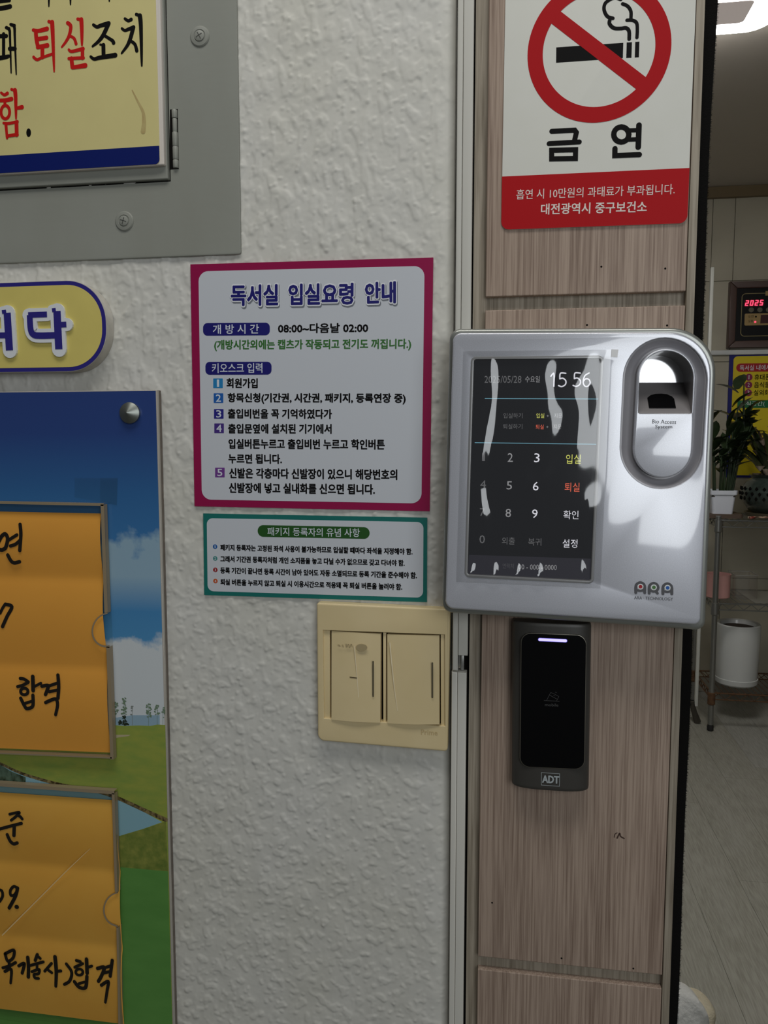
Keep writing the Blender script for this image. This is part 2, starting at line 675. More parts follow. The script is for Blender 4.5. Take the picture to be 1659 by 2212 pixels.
loft('seal_core', [[(xr - .001, -.006, z), (sealx(z) - .0012, -.0045, z), (sealx(z), .002, z), (sealx(z) - .001, .03, z), (xr - .001, .03, z)] for z in zs],
     M_pile, se)
bm = bmesh.new()
for i in range(9000):
    z = random.uniform(.75, 1.85)
    x, y = sealx(z) - .0004, random.uniform(-.002, .006)
    a = random.gauss(0, .5)
    L = random.uniform(.0006, .0019)
    q = [(x, y, z - .00012), (x, y, z + .00012), (x + L * math.cos(a), y + random.uniform(-.0003, .0003), z + L * math.sin(a))]
    bm.faces.new([bm.verts.new(p) for p in q])
pf = frombm('pile_fibres', bm, M_pile, se, False)
tag(pf, kind='stuff')

# ------------------------------------------------------------------ grey cabinet set into the wall
cab = thing('electrical_cabinet', 'grey painted steel cabinet set in the wall at upper left', 'cabinet', (-.42, 0, 1.505))
DC = .0022
zc0 = zat(260, 559, DC)
xc1 = P(516, 300, DC)[0]
dx1 = P(366, 300, DC)[0]
dz0 = zat(180, 402, DC)
cx0, cz1 = -.95, 2.15
plate('frame', rpoly([(cx0, zc0), (xc1, zc0), (xc1, cz1), (cx0, cz1)], .002), -.004, DC, M_grey, cab,
      holes=[[(cx0 + .09, dz0), (dx1, dz0), (dx1, cz1 - .09), (cx0 + .09, cz1 - .09)]], bevel=.0006)
box('recess', cx0 + .02, dx1 + .01, -.0002, .003, dz0 - .01, cz1 - .05, M_dark, cab)
door = plate('door', rpoly([(cx0 + .091, dz0 + .0012), (dx1 - .0011, dz0 + .0012), (dx1 - .0011, cz1 - .091), (cx0 + .091, cz1 - .091)], .001, 3), .0003, .0052, M_grey, cab, bevel=.0008)
rh = Z(340, 200, 11.06, .003)
M_hole = M_dark
hx = rh(400, 1000)[0]
plate('hinge_slot', [rh(288, 1830), rh(505, 1820), rh(478, 385), rh(292, 395)], DC, DC + .0002, M_hole, cab)
hg = None
ys = [(415, 612), (625, 945), (950, 1285), (1292, 1605), (1615, 1805)]
for i, (a, b) in enumerate(ys):
    za, zb = rh(400, a)[1], rh(400, b)[1]
    xm = rh(395 + 45 * (a + b) / 2 / 1800, (a + b) / 2)[0]
    r = .0024 if i != 1 else .0020
    k = lathe('hinge_knuckle', [(r * .9, zb), (r, zb + .0004), (r, za - .0004), (r * .9, za)], (xm, -.0028, 0), M_grey, cab, n=14)


def screw(px, py, rr, ang):
    c = P(px, py, DC)
    s = lathe('screw_cap', [(rr, 0), (rr, .0004), (rr * .9, .0012), (rr * .62, .0016), (rr * .56, .0011), (rr * .5, .0011)], (c[0], -DC, c[1]), M_grey, cab, axis='y', n=28)
    lathe('screw_head', [(rr * .5, .001), (rr * .5, .0020), (rr * .3, .0026), (0.0001, .0027)], (c[0], -DC, c[1]), M_grey, s, axis='y', n=20)
    for a in (ang, ang + math.pi / 2):
        u = (math.cos(a) * rr * .34, math.sin(a) * rr * .34)
        v = (-math.sin(a) * .00028, math.cos(a) * .00028)
        plate('screw_slot', [(c[0] - u[0] - v[0], c[1] - u[1] - v[1]), (c[0] + u[0] - v[0], c[1] + u[1] - v[1]),
                             (c[0] + u[0] + v[0], c[1] + u[1] + v[1]), (c[0] - u[0] + v[0], c[1] - u[1] + v[1])],
              DC + .002, DC + .0028, mat('slot_grey', srgb(70, 70, 66), .6), s)


screw(432, 79, .0083, .5)
screw(269, 478, .0083, 1.25)

# ------------------------------------------------------------------ cream rules sign on the cabinet door
DS = .010
sg1 = thing('rules_sign', 'cream sign with red and black brush lettering on the grey cabinet door', 'sign', (-.40, -DS, 1.57))
rz = Z(0, 0, 2.9625, DS)
xe, ze = rz(1021, 900)[0], rz(500, 1085)[1]
x9, z9 = -.80, 2.02
plate('edge_frame', rpoly([(x9, ze), (xe + .0032, ze), (xe + .0032, z9), (x9, z9)], .0012, 3), .0053, DS - .0006, M_pale, sg1, bevel=.001)
xf, zf = xe - .0004, rz(500, 1080)[1]
fo = rpoly([(x9 + .002, zf), (xf, zf), (xf, z9 - .002), (x9 + .002, z9 - .002)], .004)
plate('face', fo, DS - .0007, DS, M_cream, sg1, bevel=.0003)
zb = rz(500, 965)[1]
plate('bottom_band', rpoly([(x9 + .002, zf), (xf, zf), (xf, zb), (x9 + .002, zb)], [.004, .004, 0, 0]), DS, DS + .00012, M_navy, sg1)
A = Z(0, 0, 5.184, DS + .0002)
BL = [([(40, 380), (40, 640)], 34), ([(-40, 405), (70, 402)], 38), ([(-40, 655), (55, 640), (100, 628)], 44, 30),
      ([(72, 308), (105, 335), (112, 420), (125, 815)], 30, 12), ([(125, 275), (160, 300), (166, 420), (182, 832)], 30, 12), ([(108, 545), (168, 545)], 38),
      ([(66, 308), (105, 318)], 22), ([(118, 272), (165, 284)], 24),
      ([(1045, 277), (1085, 300), (1130, 285), (1215, 262)], 26, 44), ([(1213, 268), (1160, 385), (1105, 460), (1037, 518)], 42, 20),
      ([(1165, 395), (1225, 432), (1262, 458), (1272, 480)], 26, 36), ([(1122, 498), (1160, 505)], 18), ([(1158, 505), (1160, 630)], 40),
      ([(1016, 634), (1055, 660), (1120, 645), (1290, 618)], 24, 46),
      ([(1398, 208), (1436, 232), (1468, 218)], 24, 34), ([(1364, 318), (1398, 340), (1440, 326), (1495, 305)], 22, 38),
      ([(1492, 310), (1460, 430), (1425, 510), (1362, 596)], 40, 18), ([(1455, 452), (1510, 495), (1532, 568)], 26, 34),
      ([(1526, 160), (1570, 176)], 28), ([(1566, 176), (1578, 300), (1588, 735)], 44, 16),
      ([(-40, 98), (40, 88), (112, 72)], 44), ([(-40, 20), (105, 3)], 34), ([(547, -160), (547, 70)], 38, 12), ([(788, -160), (789, 50)], 38, 12), ([(1224, -120), (1224, 12)], 36, 12)]
RD = [([(372, 335), (430, 345), (525, 322)], 30, 44), ([(400, 345), (408, 440), (425, 520)], 40), ([(425, 437), (520, 422)], 40), ([(422, 528), (530, 508)], 38, 44),
      ([(475, 530), (475, 640)], 40), ([(376, 638), (415, 668), (470, 645), (590, 603)], 26, 26), ([(546, 240), (588, 255)], 28), ([(584, 250), (592, 400), (607, 800)], 44, 14),
      ([(758, 256), (792, 295), (775, 395), (735, 470), (692, 526)], 36, 18), ([(780, 400), (830, 430), (852, 490)], 24, 30),
      ([(870, 212), (915, 222)], 28), ([(910, 218), (916, 330), (918, 505)], 42, 18),
      ([(770, 555), (805, 575), (930, 545)], 22, 36), ([(924, 548), (924, 650)], 36), ([(772, 655), (935, 648)], 30), ([(800, 655), (812, 752)], 40), ([(815, 756), (955, 733)], 34, 46),
      ([(12, 1038), (48, 1062), (82, 1045)], 22, 34), ([(-40, 1125), (60, 1122), (128, 1108)], 34, 42), ([(55, 1125), (55, 1175)], 30),
      (loopst((60, 1255), 48, 74), 30), ([(128, 1000), (168, 1012)], 24), ([(168, 1010), (176, 1100), (180, 1330)], 42, 16), ([(180, 1212), (246, 1200)], 26, 42),
      ([(40, 1378), (100, 1382), (195, 1362)], 22, 30), ([(66, 1385), (80, 1545)], 32, 24), ([(185, 1372), (188, 1510)], 40), ([(80, 1522), (195, 1508)], 32)]
glyphs('black_letter', A, BL, [8, 6, 6, 2, 1, 1, 1], DS + .0002, M_black, sg1, grow=3)
glyphs('red_letter', A, RD, [8, 9, 11], DS + .0002, M_red, sg1, grow=3)
plate('full_stop', [A(*p) for p in loopst((320, 1485), 26, 48)[:-1]], DS, DS + .0002, M_black, sg1)
M_stain = mat('brown_water_stain', srgb(176, 152, 98), .5, var=((160, 160, 90), .2, srgb(196, 182, 124)))
strokes('water_stain', A, [([(1480, 1010), (1545, 1140), (1600, 1250), (1612, 1360), (1602, 1470)], 10, 52)], DS + .00015, M_stain, sg1)

# ------------------------------------------------------------------ rounded yellow sign with raised letters
DL = .013
zp = Z(0, 560, 3.95, DL)
ps = thing('pill_sign', 'yellow rounded sign with navy rim and raised navy letters', 'sign', (-.42, 0, 1.408))
za, zb_ = zp(300, 190)[1], zp(300, 962)[1]
xe = zp(906, 560)[0]
xs = xe - .42
R = (za - zb_) * .46
pill = rpoly([(xs, zb_), (xe, zb_), (xe, za), (xs, za)], R, 14)
plate('body', pill, .0, DL - .0004, mat('pale_foam_edge', srgb(206, 202, 192), .6, bump=((200, 200, 200), .3, .001), var=((60, 60, 60), .2, srgb(178, 172, 160))), ps)
plate('rim', inset(ccw(pill), .0004), DL - .0004, DL, mat('indigo_print', srgb(44, 38, 128), .45), ps)
plate('face', inset(ccw(pill), .0075 / 2), DL, DL + .00015, mat('yellow_sign_face', srgb(222, 206, 116), .4, var=((40, 40, 40), .2, srgb(216, 200, 112))), ps)
LT = [([(255, 480), (415, 474)], 44), ([(268, 480), (276, 600), (300, 645), (350, 655), (485, 652)], 50), ([(458, 440), (490, 436)], 30), ([(500, 445), (516, 770)], 62), ([(535, 562), (580, 560)], 44),
      ([(32, 455), (68, 450)], 30), ([(76, 460), (96, 780)], 62), ([(-60, 655), (60, 652)], 46), ([(-60, 480), (-58, 640)], 44)]
glyphs('letter_backing', zp, LT, [5, 4], DL + .0022, M_white, ps, grow=58, thick=.002, curve=True)
glyphs('letter_face', zp, LT, [5, 4], DL + .0025, mat('indigo_print'), ps, curve=True, caps=False)

# ------------------------------------------------------------------ picture board with a golf course print
DBD = .0095
zb2 = Z(0, 560, 3.95, DBD)
zb3 = Z(0, 1640, 3.8675, DBD)
bd = thing('picture_board', 'large board printed with blue sky and green golf course', 'display board', (-.40, 0, .70))
bt = zb2(700, 1122)[1]
br = P(354, 1500, DBD)[0]
bl, bb = -.95, .70
plate('backing', [(bl, bb), (br + .0004, bb), (br + .0004, bt), (bl, bt)], .0, DBD - .0035, mat('brown_board_edge', srgb(128, 118, 108), .7, var=((90, 90, 90), .25, srgb(104, 96, 88))), bd)
plate('acrylic_rim', [(bl, bb), (br + .001, bb), (br + .001, bt), (bl, bt)], DBD - .0035, DBD - .0004, mat('acrylic_edge', srgb(176, 170, 160), .12, spec=.6), bd, bevel=.0006)


def sky_mat():
    m = bpy.data.materials.new('printed_sky')
    m.use_nodes = True
    nt = m.node_tree
    b = nt.nodes['Principled BSDF']
    b.inputs['Roughness'].default_value = .2
    tc = nt.nodes.new('ShaderNodeTexCoord')
    sp = nt.nodes.new('ShaderNodeSeparateXYZ')
    nt.links.new(tc.outputs['Object'], sp.inputs[0])

    def rng_(sock, a, b_, c=0., d=1.):
        r = nt.nodes.new('ShaderNodeMapRange')
        for i, v in enumerate((a, b_, c, d)):
            r.inputs[1 + i].default_value = v
        nt.links.new(sock, r.inputs[0])
        return r.outputs[0]

    def z_of(py):
        return P(280, py, DBD)[1]
    zt, zbm = z_of(845), z_of(1570)
    n = nt.nodes.new('ShaderNodeTexNoise')
    n.inputs['Scale'].default_value = 26
    n.inputs['Detail'].default_value = 7
    n.inputs['Roughness'].default_value = .55
    nt.links.new(tc.outputs['Object'], n.inputs['Vector'])
    base = nt.nodes.new('ShaderNodeValToRGB')
    el = base.color_ramp.elements
    el[0].position, el[0].color = 0, srgb(46, 68, 128)
    el[1].position, el[1].color = 1, srgb(120, 160, 190)
    for p, c in ((.12, srgb(46, 72, 132)), (.30, srgb(52, 104, 158)), (.55, srgb(66, 128, 182)), (.80, srgb(84, 150, 196))):
        e = el.new(p)
        e.color = c
    nt.links.new(rng_(sp.outputs['Z'], zt, zbm), base.inputs[0])

    def mixc(fac, c, prev):
        mx = nt.nodes.new('ShaderNodeMix')
        mx.data_type = 'RGBA'
        nt.links.new(fac, mx.inputs['Factor'])
        nt.links.new(prev, mx.inputs['A'])
        mx.inputs['B'].default_value = c
        return mx.outputs['Result']

    def math_(op, a, b_):
        q = nt.nodes.new('ShaderNodeMath')
        q.operation = op
        q.use_clamp = True
        for i, v in enumerate((a, b_)):
            if isinstance(v, (int, float)):
                q.inputs[i].default_value = v
            else:
                nt.links.new(v, q.inputs[i])
        return q.outputs[0]

    def sub(a, b_):
        q = nt.nodes.new('ShaderNodeMath')
        q.operation = 'SUBTRACT'
        nt.links.new(a, q.inputs[0])
        q.inputs[1].default_value = b_
        return q.outputs[0]
    # height plus noise gives ragged cloud tops with soft bottoms
    wob = nt.nodes.new('ShaderNodeMath')
    wob.operation = 'MULTIPLY_ADD'
    nt.links.new(n.outputs['Fac'], wob.inputs[0])
    wob.inputs[1].default_value = .11
    nt.links.new(sp.outputs['Z'], wob.inputs[2])
    off = .055
    c1 = math_('MULTIPLY', rng_(wob.outputs[0], z_of(1150) + off, z_of(1185) + off), rng_(sp.outputs['Z'], z_of(1320), z_of(1245)))
    c1 = math_('MULTIPLY', c1, .75)
    col = mixc(c1, srgb(164, 190, 200), base.outputs[0])
    c2 = rng_(wob.outputs[0], z_of(1355) + off, z_of(1385) + off)
    col = mixc(c2, srgb(208, 214, 216), col)
    nt.links.new(col, b.inputs['Base Color'])
    return m


plate('print', [(bl + .001, bb), (br - .0003, bb), (br - .0003, bt - .0008), (bl + .001, bt - .0008)], DBD - .0004, DBD, sky_mat(), bd)
DPR = DBD
zt3 = Z(200, 1480, 8.295, DBD)


def pix(d):
    return lambda *pts: [P(a, b, DBD) for a, b in pts]


M_grass = mat('printed_grass', srgb(158, 164, 74), .3, spec=.3, var=((60, 60, 160), .25, srgb(132, 154, 72)))
M_grassd = mat('printed_rough_grass', srgb(142, 146, 70), .3, spec=.3, var=((160, 160, 160), .25, srgb(96, 116, 50)))
M_green = mat('printed_green', srgb(100, 152, 76), .3, spec=.3, var=((20, 20, 60), .3, srgb(86, 138, 66)))
M_water = mat('printed_water', srgb(136, 178, 190), .3)
M_tree = mat('printed_tree', srgb(112, 134, 108), .3)
M_treed = mat('printed_bush', srgb(40, 50, 36), .3)
Q = lambda pts, d=DBD: [P(a, b, d) for a, b in pts]
xw = 345
plate('far_hill', Q([(240, 1552), (285, 1545), (300, 1545), (xw, 1545), (xw, 1572), (240, 1572)]), DPR, DPR + .00006, mat('printed_haze', srgb(146, 174, 190), .25), bd)
grass_top = [(-60, 1560), (160, 1563), (243, 1566), (270, 1568), (300, 1567), (325, 1568), (340, 1565), (357, 1566)]
plate('grass', [P(a, b, DBD) for a, b in grass_top] + [(br - .0003, bb + .001), (bl + .001, bb + .001), (bl + .001, zat(0, 1552, DBD))], DPR, DPR + .0001, M_grass, bd)
plate('bunker', Q([(243, 1587), (282, 1587), (278, 1590), (262, 1592), (244, 1595)]), DPR, DPR + .00014, mat('printed_sand', srgb(184, 172, 138), .3), bd)


def p4(pts):
    return [P(a / 3.8675, 1640 + b / 3.8675, DBD) for a, b in pts]


plate('pond', p4([(-200, 25), (0, 40), (200, 130), (500, 220), (780, 262), (960, 320), (1130, 400), (1355, 525), (1200, 580), (1000, 640), (-200, 700)]), DPR, DPR + .00014, M_water, bd)
strokes('pond_bank', Z(0, 1640, 3.8675, DBD), [([(-100, -5), (0, 35), (200, 125), (500, 210), (780, 260), (960, 315), (1120, 385), (1260, 450), (1385, 505)], 20, 34)],
        DPR + .00018, mat('printed_bank', srgb(142, 126, 84), .3, var=((300, 300, 300), .12, srgb(58, 48, 26))), bd)
plate('pond_reflection', p4([(-100, 35), (0, 45), (90, 100), (215, 150), (215, 195), (-100, 200)]), DPR, DPR + .0002,
      mat('printed_reflection', srgb(44, 58, 40), .3, var=((260, 260, 120), .12, srgb(88, 110, 92))), bd)
plate('rough', p4([(-100, 700), (1000, 640), (1200, 582), (1385, 520), (1405, 940), (1000, 900), (-100, 860)]), DPR, DPR + .0002, M_grassd, bd)
plate('putting_green', [P(a, b, DBD) for a, b in ((-60, 1862), (260, 1873), (363, 1882))] + [(br - .0003, bb + .001), (bl + .001, bb + .001), (bl + .001, zat(0, 1850, DBD))], DPR, DPR + .00026, M_green, bd)


def ptree(x, top, bot, wd, dens, m, trunk=True):
    bm = bmesh.new()
    rr = random.Random(int(x * 7))
    if trunk:
        for q in ((x - 3, x + 3),):
            c = [zt3(q[0], bot), zt3(q[1], bot), zt3(q[1], top + 30), zt3(q[0], top + 30)]
            bm.faces.new([bm.verts.new((a, -DPR - .0002, b)) for a, b in c])
    H = bot - top
    for i in range(dens):
        t = rr.random()
        yy = top + t * H * (.62 if trunk else .95)
        hw = wd * (.25 + .75 * math.sin(min(1, t * 1.1 + .12) * math.pi * (.72 if trunk else .5)))
        xx = x + rr.uniform(-1, 1) * hw
        c = zt3(xx, yy)
        r = zt3.mm(rr.uniform(9, 21))
        bm.faces.new([bm.verts.new((a, -DPR - .00022 - i * 1e-6, b)) for a, b in circ(c, r, 7, r * .7, rr.random())])
    frombm('printed_tree', bm, m, bd, False)


for a in ((415, 290, 705, 46, 26, M_tree), (565, 220, 715, 50, 40, M_tree), (712, 372, 715, 26, 8, mat('printed_bare_tree', srgb(130, 136, 130), .3)),
          (1005, 325, 725, 52, 34, M_tree), (1160, 360, 705, 50, 22, M_tree), (1262, 370, 705, 30, 12, M_tree)):
    ptree(*a)
ptree(490, 620, 700, 26, 20, M_treed, False)
ptree(565, 545, 715, 50, 34, M_treed, False)
ptree(605, 680, 715, 34, 10, M_treed, False)
c = zb2(1128, 1312)
lathe('cone_cap', [(.0088, 0), (.0092, .0022), (.0090, .0030), (.0004, .0082), (.0001, .0083)], (c[0] - .0012, -DBD, c[1]), mat('dark_steel', srgb(140, 144, 138), .38, metal=.85), bd, axis='y', n=40)

# ------------------------------------------------------------------ clear pockets with orange papers
M_acr = clear('clear_acrylic', (.96, .955, .93, 1), .9)
M_acre = mat('acrylic_pocket_edge', srgb(150, 134, 108), .35, spec=.4)
M_or1 = mat('orange_paper', srgb(246, 176, 74), .7, spec=.2, var=((16, 16, 16), .3, srgb(242, 170, 70)))
M_or2 = mat('amber_paper', srgb(240, 184, 82), .7, spec=.2, var=((20, 20, 20), .3, srgb(234, 172, 72)))
DK0, DK1 = DBD + .0009, DBD + .0068


def paper(name, rd, left_x, rows, m, label, folds):
    """folded sheet: rows of (right x, y) give its right edge, folds the fold lines; each third bulges a little"""
    o = thing(name, label, 'paper', (-.42, -DK0 - .001, rd(0, rows[-1][1])[1]), 'orange papers in clear pockets')
    ny, nxp = 60, 14
    (xa, ya), (xb, yb) = rows[0], rows[-1]
    bm = bmesh.new()
    grid = []
    for j in range(ny + 1):
        t = j / ny
        yr = ya + (yb - ya) * t
        x_r = np.interp(yr, [r[1] for r in rows], [r[0] for r in rows])
        b = [0] + [((f - ya) / (yb - ya)) for f in folds] + [1]
        k = max(i for i in range(len(b) - 1) if t >= b[i] - 1e-9) if t < 1 else len(b) - 2
        s = (t - b[k]) / (b[k + 1] - b[k])
        dd = DK0 + .0006 + .0034 * math.sin(math.pi * s ** .8)
        row = []
        for i in range(nxp + 1):
            xz = left_x + (x_r - left_x) * i / nxp
            sl = (xz - xa) * rd.slope(t)
            q = P(rd.o[0] + xz / rd.k, rd.o[1] + (yr + sl) / rd.k, DK0 + .002)
            row.append(bm.verts.new((q[0], -dd, q[1])))
        grid.append(row)
    for j in range(ny):
        for i in range(nxp):
            bm.faces.new((grid[j + 1][i], grid[j + 1][i + 1], grid[j][i + 1], grid[j][i]))
    sh = frombm('sheet', bm, m, o)
    return o


def pocket(name, label, rd, outer, hole_c, hole_r, hole_ang, edges):
    o = thing(name, label, 'document pocket', (-.42, -DBD, min(rd(*p)[1] for p in outer)), 'clear acrylic pockets on the picture board')
    plate('back_sheet', [rd(*p) for p in outer], DBD + .00045, DK0, M_acr, o)
    # front sheet with a half-round thumb notch
    fr = []
    for p in outer:
        fr.append(rd(*p))
    fr = ccw(fr)
    # the notch is cut into the right edge
    i = max(range(len(outer)), key=lambda q: 0)
    pts = []
    for p in outer:
        pts.append(p)
        if p == edges['before_notch']:
            cx, cy = hole_c
            for k in range(1, 16):
                a = -math.pi / 2 - math.pi * k / 16
                pts.append((cx + hole_r[0] * math.cos(a) * 1.0 + edges['lean'] * math.sin(a), cy + hole_r[1] * math.sin(a)))
    plate('front_sheet', [rd(*p) for p in pts], DK1 - .0012, DK1, M_acr, o)
    for a, b, wd in edges['bars']:
        strokes('pocket_edge', rd, [([a, b], wd)], DK1 + .0001, M_acre, o, curve=False, caps=False, thick=.0055)
    nt = [q for q in pts if q not in outer]
    strokes('notch_edge', rd, [([edges['before_notch']] + nt + [edges['after_notch']], 9, 15)], DK1 + .0001, M_acre, o, curve=False, caps=False)
    return o


z3 = Z(0, 1060, 3.6875, DK1)
z3.slope = lambda t: .020 + .020 * t
p1 = paper('orange_paper', z3, -330, [(800, 183), (828, 970), (848, 1240), (878, 2088)], M_or1,
           'orange folded paper with black handwriting in the upper clear pocket', [712, 1418])
BP = Z(0, 1110, 4.807, DK1)
H1 = [([(-25, 290), (8, 232), (45, 212), (68, 262), (48, 350), (12, 376), (-20, 372)], 34), ([(78, 275), (165, 220)], 28), ([(97, 336), (150, 318), (200, 275)], 30),
      ([(198, 112), (206, 220), (194, 382)], 32), ([(70, 430), (105, 492), (140, 512), (192, 500)], 32),
      ([(-10, 1035), (20, 975), (45, 940)], 26), ([(45, 942), (112, 968), (62, 1070), (15, 1175)], 32),
      ([(200, 1715), (240, 1722), (283, 1750)], 30), ([(172, 1800), (225, 1785), (282, 1755)], 28), (loopst((242, 1850), 38, 34), 28), ([(330, 1695), (334, 1840)], 36), ([(345, 1800), (415, 1763)], 24),
      ([(205, 1920), (245, 2000), (272, 2028), (330, 2000), (332, 1890)], 32), ([(255, 1972), (325, 1950)], 26),
      ([(425, 1795), (490, 1788), (478, 1840), (462, 1882)], 32), ([(490, 1795), (590, 1762)], 28), ([(500, 1852), (590, 1835)], 28), ([(592, 1680), (600, 1800), (592, 1920)], 32),
      ([(465, 1965), (520, 1940), (572, 1930), (588, 1990), (568, 2092)], 32, 28)]
HD = DK0 + .0044
glyphs('handwritten_character', BP, H1, [5, 2, 7, 5], HD, M_ink, p1, grow=4)
k1 = pocket('document_pocket', 'upper clear acrylic pocket taped to the picture board', z3,
            [(-330, 85), (830, 112), (858, 972), (872, 1243), (905, 2140), (-330, 2075)], (862, 1108), (126, 134), 0,
            dict(before_notch=(858, 972), after_notch=(872, 1243), lean=-12, bars=[((-330, 88), (825, 112), 18), ((815, 110), (845, 972), 26), ((860, 1243), (892, 2140), 26), ((-330, 2078), (890, 2128), 12)]))
M_tape = clear('clear_tape', (.93, .96, .95, 1), 1.2, .12)
plate('clear_tape', [zb2(640, 2030), zb2(1000, 2098), zb2(1008, 1865), zb2(640, 1865)], DBD + .0005, DBD + .0006, M_tape, k1)
plate('clear_tape', [zb2(858, 2070), zb2(1000, 2096), zb2(1007, 1867), zb2(860, 1867)], DBD + .0007, DBD + .0008, M_tape, k1)

z4 = Z(0, 1640, 3.8675, DK1)
z4.slope = lambda t: .070 + .055 * t
p2 = paper('orange_paper', z4, -330, [(968, 350), (990, 700), (1008, 1100), (1020, 1590), (1032, 2215)], M_or2,
           'amber folded paper with black handwriting in the lower clear pocket', [952, 1582])
CP = Z(0, 1730, 4.808, DK1)
H2 = [([(90, 147), (188, 128), (155, 170), (105, 210)], 24), ([(165, 155), (200, 172), (220, 196)], 26), ([(-30, 305), (100, 270), (212, 242)], 28), ([(138, 265), (134, 368)], 32),
      ([(65, 360), (95, 425), (130, 455), (168, 446)], 30), ([(-30, 930), (8, 945), (16, 1000), (-15, 1055)], 26),
      ([(172, 920), (135, 898), (98, 938), (102, 990), (140, 986), (168, 940)], 26), ([(172, 915), (150, 1000), (85, 1122)], 32), ([(160, 1112), (166, 1112)], 38),
      ([(45, 1598), (132, 1562), (126, 1640), (70, 1675), (42, 1600)], 28), ([(85, 1680), (85, 1730)], 28), ([(20, 1745), (90, 1725), (152, 1690)], 28), ([(42, 1782), (106, 1762), (100, 1905)], 30, 22),
      ([(185, 1725), (242, 1702), (220, 1800)], 30), ([(278, 1638), (286, 1740), (284, 1840)], 34),
      ([(378, 1608), (356, 1668)], 30), ([(388, 1630), (408, 1648)], 26), ([(300, 1722), (440, 1684)], 26), ([(375, 1710), (375, 1750)], 24), ([(322, 1785), (395, 1762), (390, 1805), (345, 1815), (355, 1850), (390, 1855)], 26),
      ([(525, 1700), (455, 1780)], 26), ([(490, 1768), (528, 1796)], 26), ([(562, 1632), (575, 1780), (570, 1938)], 36, 26), ([(580, 1782), (622, 1777)], 28),
      ([(680, 1706), (735, 1790), (715, 1880), (660, 1918)], 28), ([(785, 1670), (825, 1682)], 28), ([(768, 1740), (850, 1702)], 26), (loopst((815, 1790), 37, 32), 24), ([(890, 1657), (896, 1800)], 34), ([(900, 1742), (945, 1727)], 24),
      ([(765, 1890), (815, 1948), (880, 1948), (894, 1835)], 32), ([(812, 1910), (870, 1892)], 24), ([(1005, 1752), (1075, 1742), (1045, 1830), (1014, 1885)], 32), ([(1060, 1752), (1150, 1722)], 26),
      ([(1062, 1802), (1142, 1782)], 26), ([(1158, 1668), (1136, 1832)], 30), ([(1045, 1926), (1115, 1888), (1105, 1980), (1086, 2105)], 30, 22)]
glyphs('handwritten_character', CP, H2, [5, 1, 2, 1, 4, 2, 5, 4, 1, 7, 5], HD, M_ink, p2, grow=4)
k2 = pocket('document_pocket', 'lower clear acrylic pocket on the picture board', z4,
            [(-330, 180), (960, 268), (985, 1112), (985, 1400), (1000, 2330), (-330, 2120)], (990, 1252), (122, 138), 0,
            dict(before_notch=(985, 1112), after_notch=(985, 1400), lean=-8, bars=[((-330, 190), (955, 280), 26), ((945, 285), (972, 1112), 22), ((982, 1400), (1000, 2330), 18)]))
strokes('scratch', z4, [([(20, 1470), (330, 1160), (560, 930), (755, 745)], 8, 2)], DK1 + .00015, mat('pale_scratch', srgb(236, 206, 150), .4), k2)

# ------------------------------------------------------------------ entry notice (purple border)
DN = .0012
zn = Z(400, 540, 2.9625, DN)
n1 = thing('entry_notice', 'square notice with magenta border listing entry steps', 'notice', (-.168, -DN, 1.2905))
M_mag = mat('magenta_print', srgb(150, 18, 74), .3, spec=.5)
M_paper = mat('white_laminated_paper', srgb(204, 208, 214), .32, spec=.5)
M_ind = mat('dark_blue_print', srgb(24, 22, 110), .4)
M_grn = mat('green_print', srgb(56, 112, 50), .4)
M_lgt = mat('light_print', srgb(214, 220, 228), .4)
plate('border', zn.many([(33, 92), (60, 1640), (1565, 1672), (1588, 48)]), .0, DN, M_mag, n1)
plate('panel', rpoly(zn.many([(85, 137), (107, 1597), (1512, 1622), (1532, 102)]), zn.mm(62), 8), DN, DN + .0001, M_paper, n1)
T1 = DN + .0002


def tn(s, a, b, hh, m, bold=.036, d=T1, rd=zn, par=n1, **kw):
    return text(s, rd(*a), rd(*b), rd.mm(hh), d, m, par, bold, **kw)


M_sh = mat('grey_shadow_print', srgb(120, 124, 132), .4)
for s, a, b in (('독서실', (287, 292), (603, 288)), ('입실요령', (655, 287), (1085, 280)), ('안내', (1144, 278), (1356, 271))):
    tn(s, a, b, 150, M_sh, .075, T1, name='title_shadow', dx=zn.mm(4), dz=-zn.mm(6))
    tn(s, a, b, 146, mat('bright_white_print', srgb(232, 234, 238), .4), .065, T1 + .0002, name='title_outline')
    tn(s, (a[0] + 6, a[1]), (b[0] - 6, b[1]), 130, M_ind, .034, T1 + .0004, name='title')


def rr4(rd, x0, y0, x1, y1, r, slope=0.):
    return rpoly(rd.many([(x0, y1), (x1, y1 + slope), (x1, y0 + slope), (x0, y0)]), rd.mm(r), 6)


